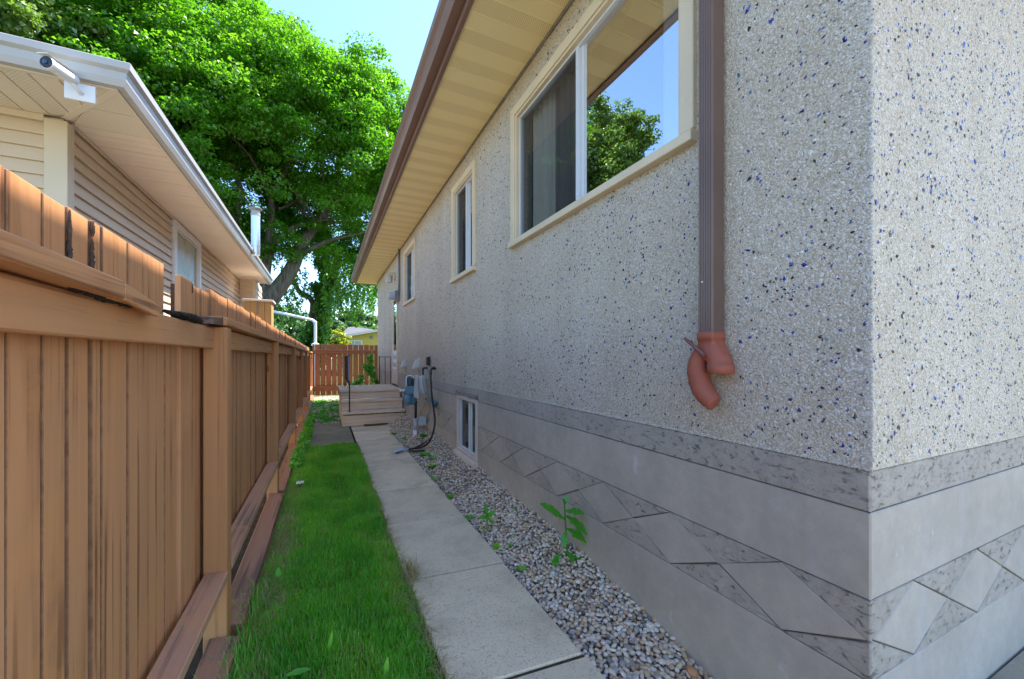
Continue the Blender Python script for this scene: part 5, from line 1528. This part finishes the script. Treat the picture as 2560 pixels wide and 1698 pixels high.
obj('top_rail', MB().box(1.165, 1.459, 10.16, 10.186, 1.316, 1.332), M['iron'], r2)
obj('lower_rail', MB().box(1.165, 1.459, 10.165, 10.181, 0.745, 0.757), M['iron'], r2) if False else None
dm = obj('door_mat', MB().box(0.66, 1.40, 8.03, 8.150, 0.008, 0.022), M['mat'], None, bevel=0.004)
tag(dm, 'brown coir mat lying on the path at the foot of the steps', 'door mat')

# ------------------------------------------------------------------ things on the wall
wl = thing('wall_lamp', 'cream lantern wall lamp beside the side door', 'lamp', (W, 9.6, 3.18))
obj('back_plate', MB().box(W - 0.018, W - 0.001, 9.50, 9.60, 3.12, 3.30), M['lamp_frame'], wl, bevel=0.004)
obj('arm', MB().tube(spline([(W - 0.018, 9.55, 3.24), (W - 0.06, 9.55, 3.28), (W - 0.125, 9.55, 3.27)], 5), 0.012, 8), M['lamp_frame'], wl, smooth=True)
lc = (W - 0.125, 9.55)
obj('lamp_roof', MB().lathe([(0.015, 3.275), (0.03, 3.255), (0.085, 3.19), (0.085, 3.18)], (lc[0], lc[1], 0), (0, 0, 1), 6), M['lamp_frame'], wl)
obj('pane', MB().lathe([(0.070, 3.178), (0.062, 3.052)], (lc[0], lc[1], 0), (0, 0, 1), 6), plain('frosted_lamp_glass', (0.46, 0.47, 0.42), 0.3, 0.05, 5), wl)
m = MB()
for k in range(6):
    a = 2 * PI * k / 6; u = Vector((0, 0, 1)).orthogonal().normalized(); w_ = Vector((0, 0, 1)).cross(u); dd = u * math.cos(a) + w_ * math.sin(a)
    m.tube([Vector((lc[0], lc[1], 3.178)) + dd * 0.073, Vector((lc[0], lc[1], 3.05)) + dd * 0.066], 0.006, 5)
m.lathe([(0.07, 3.052), (0.07, 3.04), (0.02, 3.03)], (lc[0], lc[1], 0), (0, 0, 1), 6)
obj('cage', m, M['lamp_frame'], wl)
em = thing('electric_meter', 'grey electric meter with round glass cover and conduit up to the soffit', 'electric meter', (W, 8.95, 2.65))
obj('meter_box', MB().box(W - 0.10, W - 0.001, 8.88, 9.02, 2.54, 2.76), M['grey_metal'], em, bevel=0.006)
obj('conduit', MB().tube([(W - 0.03, 8.80, 2.70), (W - 0.03, 8.80, 3.635)], 0.022, 10).tube([(W - 0.03, 8.80, 2.70), (W - 0.03, 8.90, 2.70)], 0.022, 10), M['grey_metal'], em, smooth=True)
obj('meter_dial', MB().lathe([(0.085, 0.0), (0.085, 0.06), (0.078, 0.12), (0.05, 0.14)], (W - 0.1005, 8.95, 2.65), (-1, 0, 0), 18), M['grey_box'], em)
def hood(y, z, label, s=1.0):
    t = thing('vent_hood', label, 'vent hood', (W, y, z))
    obj('hood', MB().prism([(W - 0.001, z + 0.09 * s), (W - 0.05 * s, z + 0.085 * s), (W - 0.12 * s, z - 0.075 * s), (W - 0.001, z - 0.05 * s)], 'Y', y - 0.075 * s, y + 0.075 * s), M['hood'], t, bevel=0.004)
    obj('flange', MB().box(W - 0.010, W - 0.0005, y - 0.095 * s, y + 0.095 * s, z - 0.09 * s, z + 0.11 * s), M['hood'], t, bevel=0.003)
hood(8.15, 1.18, 'smaller off white vent hood nearest to the side door frame', 0.9)
hood(6.9, 1.19, 'larger off white vent hood directly above the gas meter', 1.0)
bb = thing('outlet_box', 'small black outlet box on the stucco above the hose tap', 'outlet box', (W, 6.1, 1.25))
obj('cover', MB().box(W - 0.055, W - 0.001, 6.05, 6.16, 1.185, 1.315), M['iron'], bb, bevel=0.006)
obj('gasket', MB().box(W - 0.012, W - 0.0005, 6.03, 6.18, 1.17, 1.33), M['grey_metal'], bb)
# gas meter
gm = thing('gas_meter', 'blue grey gas meter with regulator and pipes on the foundation wall', 'gas meter', (1.22, 6.3, 0))
GX, GY = 1.185, 6.30
obj('meter_body', MB().box(GX - 0.075, GX + 0.085, GY - 0.09, GY + 0.12, 0.735, 0.865), M['meter'], gm, bevel=0.018)
for xo_ in (-0.035, 0.060):
    obj('diaphragm', MB().lathe([(0.060, 0.735), (0.062, 0.66), (0.056, 0.60), (0.034, 0.568), (0.005, 0.56)], (GX + xo_, GY - 0.02 + (0.05 if xo_ > 0 else 0), 0), (0, 0, 1), 16), M['meter'], gm, smooth=True)
obj('index_box', MB().box(GX - 0.052, GX + 0.03, GY - 0.06, GY + 0.03, 0.866, 1.005), M['meter_dark'], gm, bevel=0.02)
obj('white_bail', MB().tube(spline([(GX - 0.062, GY - 0.07, 0.87), (GX - 0.062, GY - 0.07, 0.99), (GX - 0.03, GY - 0.07, 1.025), (GX + 0.03, GY - 0.07, 1.02), (GX + 0.06, GY - 0.07, 0.985)], 5), 0.010, 8), M['white'], gm, smooth=True)
obj('union', MB().lathe([(0.03, 0), (0.03, 0.03), (0.022, 0.032), (0.022, 0.055), (0.032, 0.057), (0.032, 0.085)], (GX - 0.075, GY, 0.795), (-1, 0, 0), 12), M['steel'], gm)
m = MB().tube(spline([(GX + 0.05, GY, 0.86), (GX + 0.06, GY, 0.98), (GX + 0.11, GY, 1.0), (1.38, GY, 0.98), (1.395, GY, 1.04), (1.395, GY, 1.115), (1.40, GY - 0.02, 1.14), (W - 0.002, GY - 0.02, 1.14)], 5), 0.018, 10)
obj('gas_pipe', m, M['meter_dark'], gm, smooth=True)
obj('riser_pipe', MB().tube([(1.285, GY + 0.02, 0.60), (1.285, GY + 0.02, 0.34)], 0.020, 10).tube([(1.275, GY, 0.62), (1.285, GY + 0.02, 0.58)], 0.025, 10), M['iron'], gm, smooth=True)
obj('sleeve', MB().tube([(1.28, GY + 0.02, 0.345), (1.275, GY + 0.02, 0.17)], 0.028, 12).tube([(1.28, GY - 0.03, 0.36), (1.30, GY - 0.03, 0.33)], 0.016, 8), M['grey_box'], gm, smooth=True)
obj('sleeve_base', MB().tube([(1.275, GY + 0.02, 0.1698), (1.274, GY + 0.02, 0.02)], 0.033, 12), M['white'], gm, smooth=True)
m = MB().tube([(1.42, GY - 0.1, 0.665), (1.42, 5.66, 0.655)], 0.019, 10); m.tube([(1.42, 5.655, 0.67), (1.42, 5.655, 0.59)], 0.027, 10); m.tube([(1.42, 5.63, 0.655), (1.42, 5.60, 0.655)], 0.036, 10)
obj('side_pipe', m, M['teal'], gm, smooth=True)
jb = thing('junction_box', 'small pale grey junction box on the foundation beside the gas riser', 'junction box', (1.4, 6.3, 0.3))
obj('cover', MB().box(1.315, 1.425, GY - 0.06, GY + 0.10, 0.255, 0.365), M['grey_box'], jb, bevel=0.006)
obj('lid', MB().box(1.31, 1.43, GY - 0.072, GY - 0.061, 0.25, 0.372), M['grey_box'], jb, bevel=0.003)
obj('nipple', MB().tube([(1.426, GY + 0.02, 0.31), (W + 0.003, GY + 0.02, 0.31)], 0.018, 8), M['grey_metal'], jb)
# the cloth over the pipes: folded sheet
n_u, n_v = 26, 30; vs, fs = [], []
for j in range(n_v + 1):
    v_ = j / n_v
    for i in range(n_u + 1):
        u_ = i / n_u
        x = 1.245 + 0.15 * u_ + 0.02 * (v_ - .2) * (u_ - .4) * 3 + 0.035 * max(0, v_ - .3) * u_
        fold = 0.022 * math.sin(u_ * 15 + 1.2 * math.sin(v_ * 3)) * (0.35 + v_)
        zz_ = 1.022 - 0.31 * v_ - 0.035 * (v_ > .05) * v_ * math.sin(u_ * 7) + 0.01 * math.sin(u_ * 9) * (1 - v_)
        y_ = GY - 0.115 + fold + 0.05 * max(0, 0.12 - v_) * 6
        vs.append((x, y_, zz_))
for j in range(n_v):
    for i in range(n_u): fs.append((j * (n_u + 1) + i, j * (n_u + 1) + i + 1, (j + 1) * (n_u + 1) + i + 1, (j + 1) * (n_u + 1) + i))
tw = obj('cloth', MB().add(vs, fs), M['towel'], None, smooth=True)
md = tw.modifiers.new('thickness', 'SOLIDIFY'); md.thickness = 0.006
tag(tw, 'grubby white cloth draped over the gas pipes', 'cloth')
# hose
tap = thing('hose_tap', 'black garden tap on the stucco with the hose screwed on', 'tap', (W, 5.75, 1.13))
obj('spigot', MB().tube(spline([(W - 0.001, 5.75, 1.145), (W - 0.05, 5.74, 1.145), (W - 0.08, 5.72, 1.12), (W - 0.085, 5.71, 1.085)], 4), 0.016, 10), M['iron'], tap, smooth=True)
obj('handle', MB().tube([(W - 0.05, 5.67, 1.165), (W - 0.05, 5.81, 1.165)], 0.011, 8).tube([(W - 0.05, 5.74, 1.146), (W - 0.05, 5.74, 1.17)], 0.008, 8), M['iron'], tap)
hose = thing('garden_hose', 'black hose hanging from the tap and running over the gravel to the path', 'hose', (1.35, 5.5, 0.1))
m = MB().tube(spline([(1.375, 5.71, 1.09), (1.372, 5.70, 1.03), (1.368, 5.66, 0.92), (1.36, 5.58, 0.76), (1.352, 5.44, 0.59), (1.34, 5.33, 0.46), (1.31, 5.27, 0.33), (1.27, 5.30, 0.20), (1.23, 5.40, 0.115), (1.17, 5.52, 0.065), (1.10, 5.60, 0.040), (1.05, 5.64, 0.03)], 6), 0.0135, 10)
m.tube(spline([(1.45, 5.85, 0.20), (1.36, 5.68, 0.135), (1.22, 5.60, 0.085), (1.10, 5.58, 0.045)], 6), 0.012, 8)
m.tube(spline([(1.05, 5.62, 0.03), (1.06, 5.50, 0.03), (1.11, 5.40, 0.045), (1.19, 5.30, 0.07)], 6), 0.0125, 8)
obj('hose_line', m, M['rubber'], hose, smooth=True)
obj('coupling', MB().tube([(1.375, 5.71, 1.095), (1.373, 5.703, 1.05)], 0.020, 10), M['iron'], hose)
obj('nozzle', MB().tube(spline([(1.05, 5.62, 0.028), (0.98, 5.60, 0.032), (0.90, 5.58, 0.034), (0.83, 5.56, 0.026)], 5), [0.014] * 6 + [0.024] * 8 + [0.016, 0.012], 10) if False else
    MB().tube([(1.05, 5.62, 0.028), (1.0, 5.61, 0.032), (0.97, 5.60, 0.034), (0.90, 5.58, 0.034), (0.86, 5.57, 0.030), (0.82, 5.56, 0.022)], [0.014, 0.018, 0.026, 0.026, 0.018, 0.010], 10), M['nozzle'], hose, smooth=True)
obj('trigger', MB().tube([(0.96, 5.575, 0.03), (0.90, 5.545, 0.02), (0.86, 5.53, 0.018)], 0.008, 8), M['rubber'], hose)

# ------------------------------------------------------------------ weeds and small finds
def leaf_mesh(mb, base, tip, width, lobes=0, droop=0.0, up=(0, 0, 1), cup=0.15, seed=0, tooth=0.5):
    """a leaf blade from base to tip with optional toothed lobes"""
    r = random.Random(seed); b, t = Vector(base), Vector(tip); ax = t - b; L_ = ax.length; d = ax.normalized()
    side = d.cross(Vector(up))
    if side.length < 1e-3: side = d.cross(Vector((1, 0, 0)))
    side.normalize(); nrm = side.cross(d).normalized()
    N = 22 if lobes else 10; vs, fs = [], []
    for i in range(N + 1):
        s = i / N
        w_ = width * (math.sin(PI * min(1, s * 0.93 + 0.04)) ** 0.8) * (0.45 + 0.75 * s if lobes else 1)
        if lobes:
            ph = (s * lobes) % 1.0
            w_ *= (1 - tooth) + tooth * (1 - ph) ** 0.6 * 1.3
        c_ = b + d * L_ * s - Vector((0, 0, 1)) * droop * L_ * s * s
        sw = -d * w_ * 0.35 if lobes else Vector((0, 0, 0))
        vs += [c_ - side * w_ + nrm * cup * w_ + sw + nrm * r.uniform(-.1, .1) * w_, c_, c_ + side * w_ + nrm * cup * w_ + sw + nrm * r.uniform(-.1, .1) * w_]
        if i: k = 3 * i; fs += [(k - 3, k - 2, k + 1, k), (k - 2, k - 1, k + 2, k + 1)]
    return mb.add(vs, fs)
def tint_all(o, v, jitter=0.0):
    me = o.data; a = me.color_attributes.new('tint', 'FLOAT_COLOR', 'POINT')
    for i in range(len(me.vertices)):
        k = max(0, min(1, v + random.uniform(-jitter, jitter))); a.data[i].color = (k, k, k, 1)
    return o
th = thing('tall_weed', 'tall thistle like weed with jagged leaves growing from gravel against the foundation', 'weed', (1.38, 2.14, 0.03))
tint_all(obj('stem', MB().tube(spline([(1.385, 2.14, 0.02), (1.387, 2.142, 0.12), (1.378, 2.145, 0.25), (1.372, 2.15, 0.40)], 5), [0.007] * 8 + [0.006] * 4 + [0.005] * 4, 7), M['weed'], th), 0.15)
TL = [((1.378, 2.145, 0.27), (1.185, 2.13, 0.435), 0.052, 4, 0.10, 0.35), ((1.376, 2.145, 0.33), (1.44, 2.03, 0.375), 0.045, 3, 0.25, 0.3), ((1.378, 2.142, 0.30), (1.455, 2.02, 0.26), 0.045, 3, 0.3, 0.25),
      ((1.381, 2.14, 0.22), (1.45, 2.02, 0.205), 0.042, 2, 0.3, 0.3), ((1.381, 2.142, 0.20), (1.33, 2.10, 0.15), 0.03, 2, 0.3, 0.3), ((1.373, 2.15, 0.38), (1.35, 2.12, 0.415), 0.016, 0, 0, 0.4), ((1.373, 2.15, 0.37), (1.40, 2.16, 0.42), 0.018, 0, 0, 0.3),
      ((1.387, 2.14, 0.04), (1.25, 2.10, 0.055), 0.035, 0, 0.1, 0.4), ((1.387, 2.14, 0.05), (1.445, 1.98, 0.13), 0.03, 0, 0.5, 0.2), ((1.387, 2.14, 0.07), (1.36, 2.03, 0.10), 0.022, 0, 0.4, 0.3)]
for i, (b, t, w_, lb, dr, tn) in enumerate(TL):
    tint_all(obj('leaf', leaf_mesh(MB(), b, t, w_, lb, dr, (0.1, -0.5, 1), 0.15, i), M['weed'], th, smooth=True), tn, 0.08)
sw_ = thing('small_weed', 'small upright weed with three narrow leaves in the gravel by the path', 'weed', (1.10, 2.80, 0))
tint_all(obj('stem', MB().tube([(1.10, 2.80, 0.0), (1.105, 2.80, 0.07), (1.10, 2.80, 0.13)], 0.004, 6), M['weed'], sw_), 0.2)
for i, (t, w_) in enumerate((((1.085, 2.80, 0.235), 0.018), ((1.165, 2.77, 0.165), 0.020), ((1.035, 2.78, 0.12), 0.020), ((1.14, 2.75, 0.07), 0.014))):
    tint_all(obj('leaf', leaf_mesh(MB(), (1.102, 2.80, 0.10), t, w_, 0, 0.2, (0, -0.6, 1), 0.2, i), M['weed'], sw_, smooth=True), 0.35, 0.1)
def rosette(name, label, cat, x, y, z, n, size, tn, group, seed):
    r = random.Random(seed); t = thing(name, label, cat, (x, y, z), group)
    for i in range(n):
        a = 2 * PI * i / n + r.uniform(-.4, .4); l = size * r.uniform(0.6, 1.1); h = size * r.uniform(0.25, 0.8)
        tint_all(obj('leaf', leaf_mesh(MB(), (x, y, z), (x + math.cos(a) * l, y + math.sin(a) * l, z + h), size * 0.32, 0, 0.2, (0, 0, 1), 0.15, seed + i), M['weed'], t, smooth=True), tn, 0.08)
    return t
GW = 'seedlings sprouting in the gravel strip'
RW = [(1.075, 2.52, 0.95, 0.055, 7, 'bright lime seedling on the path edge, level with the tall weed'), (1.09, 2.20, 0.7, 0.05, 5, 'light green seedling at the path edge, nearest to the front of the gravel strip'),
      (1.375, 2.90, 0.5, 0.035, 5, 'tiny seedling close to the foundation just behind the tall weed'), (1.15, 2.47, 0.45, 0.04, 5, 'mid green seedling in the middle of the gravel beside the lime seedling'),
      (1.065, 3.06, 0.4, 0.06, 6, 'dark green seedling at the path edge just beyond the small upright weed'), (1.06, 3.62, 0.55, 0.06, 6, 'leafy green seedling at the path edge level with the near side of the basement window'),
      (1.055, 4.20, 0.6, 0.06, 6, 'bright seedling spilling onto the path level with the basement window'), (1.12, 4.62, 0.6, 0.10, 9, 'bushy seedling clump in the gravel beyond the basement window'),
      (1.16, 5.15, 0.55, 0.11, 9, 'large bushy green clump beside the hose tail'), (1.20, 4.85, 0.6, 0.09, 8, 'green clump in the gravel between the hose tail and the basement window'), (1.33, 5.95, 0.35, 0.12, 9, 'green clump under the gas meter sleeve'),
      (1.12, 6.35, 0.4, 0.09, 7, 'low green clump in front of the gas meter'), (1.06, 7.0, 0.35, 0.10, 7, 'low green clump at the corner of the steps')]
for i, (x, y, tn, s_, n, lb) in enumerate(RW):
    rosette('seedling', lb, 'seedling', x, y, gz(x, y) + 0.02, n, s_ * 0.85, tn, GW, 60 + i)
GD = 'broad leaves standing up in the lawn'
def blade_leaf(label, x, y, l, w_, tn, tilt, seed):
    t = thing('broad_leaf', label, 'leaf', (x, y, 0), GD)
    tint_all(obj('blade', leaf_mesh(MB(), (x, y, 0.0), (x + tilt[0] * l, y + tilt[1] * l, l), w_, 0, 0.0, (0.1, -1, 0.2), 0.1, seed), M['weed'], t, smooth=True), tn, 0.05)
blade_leaf('bright lime broad leaf standing in the lawn, lowest of them all', 0.215, 1.66, 0.085, 0.011, 0.95, (0.15, 0.25), 1)
blade_leaf('pale green broad leaf in the middle of the lawn above the lowest one', 0.01, 1.93, 0.085, 0.009, 0.85, (0.2, 0.2), 2)
blade_leaf('dark green broad leaf beside the dead grass near the first post', -0.245, 2.68, 0.075, 0.016, 0.5, (-0.1, 0.1), 3)
t = thing('broad_leaf', 'flat green broad leaf lying in the lawn left of the lowest lime leaf', 'leaf', (-0.10, 1.79, 0.05), GD)
tint_all(obj('blade', leaf_mesh(MB(), (-0.14, 1.79, 0.055), (-0.055, 1.79, 0.06), 0.018, 0, 0.1, (0, 0, 1), 0.1, 4), M['weed'], t, smooth=True), 0.5, 0.05)
# clover mat at the foot of the fence, further back
rcv = np.random.default_rng(14)
n = 620
cy = rcv.uniform(5.2, 9.4, n); cxv = -0.375 + 0.10 * rcv.random(n) + 0.06 * (cy > 6.3) * rcv.random(n)
cpos = np.stack([cxv, cy, np.full(n, 0.01) + 0.05 * rcv.random(n)], 1)
V, F, T = leaf_cloud(rcv, cpos, np.full(n, 0.045), 12, 0.032, 0.9, 0.5, rcv.uniform(0.3, 0.9, n))
n2 = 260
c2 = np.stack([rcv.uniform(-0.45, 0.35, n2), rcv.uniform(8.8, 13.5, n2), np.full(n2, 0.015)], 1)
V2, F2, T2 = leaf_cloud(rcv, c2, rcv.uniform(0.03, 0.10, n2), 12, 0.04, 0.9, 0.4, rcv.uniform(0.1, 0.6, n2))
V, F, T = join([(V, F, T), (V2, F2, T2)])
tag(fast_mesh('ground_cover', V, F, M['weed'], None, T), 'low clover and creeping weeds along the fence foot and the far gravel', 'weeds', kind='stuff')
# leggy plant by the back fence
pl = thing('leggy_shrub', 'leggy green shrub with thin curved stems in front of the slatted fence', 'shrub', (1.25, 12.6, 0))
m = MB(); pc = []
for pts_ in ([(1.45, 12.7, 0), (1.38, 12.7, 0.6), (1.25, 12.7, 0.95), (1.12, 12.6, 1.05)], [(1.42, 12.7, 0), (1.30, 12.7, 0.5), (1.22, 12.7, 1.1), (1.25, 12.7, 1.35)], [(1.4, 12.7, 0), (1.1, 12.7, 0.35), (0.85, 12.7, 0.5), (0.72, 12.7, 0.45)],
             [(1.45, 12.7, 0), (1.5, 12.6, 0.4), (1.38, 12.5, 0.62), (1.18, 12.5, 0.9)], [(1.2, 12.7, 0.3), (1.0, 12.7, 0.62), (0.95, 12.7, 0.72)]):
    q = spline(pts_, 6); m.tube(q, 0.010, 6); pc += [p[:] for p in q[8:]]
tint_all(obj('stem', m, M['weed'], pl), 0.05)
pc = np.array(pc); pc = np.repeat(pc, 2, 0) + rcv.normal(0, 0.05, (len(pc) * 2, 3))
V, F, T = leaf_cloud(rcv, pc, np.full(len(pc), 0.09), 16, 0.055, 0.6, 0.9, rcv.uniform(0.1, 0.5, len(pc)))
tag(fast_mesh('foliage', V, F, M['weed'], pl, T), kind='stuff')
# scrap of paper
vs, fs = [], []; r = random.Random(4); N = 7
for j in range(N + 1):
    for i in range(N + 1):
        vs.append((-0.262 + 0.062 * i / N + r.uniform(-.006, .006), 4.50 + 0.06 * j / N + r.uniform(-.006, .006), 0.035 + r.uniform(0, 0.028)))
for j in range(N):
    for i in range(N): fs.append((j * (N + 1) + i, j * (N + 1) + i + 1, (j + 1) * (N + 1) + i + 1, (j + 1) * (N + 1) + i))
tag(obj('paper_scrap', MB().add(vs, fs), M['paper']), 'crumpled white paper scrap lying in the lawn', 'paper')
# dead tuft at the slab joint
def tuft2(r, n): return np.stack([0.465 + r.normal(0, .018, n), 2.42 + r.normal(0, .05, n), np.full(n, 0.0), np.ones(n)], 1)
V, F, T = blades(260, tuft2, 0.03, 0.08, 0.003, 18, lambda r, P: r.random(len(P)), 1.2)
tag(fast_mesh('dead_tuft', V, F, M['dry_grass'], None, T), 'dead brown grass tuft on the path edge at a slab joint', 'dead grass')
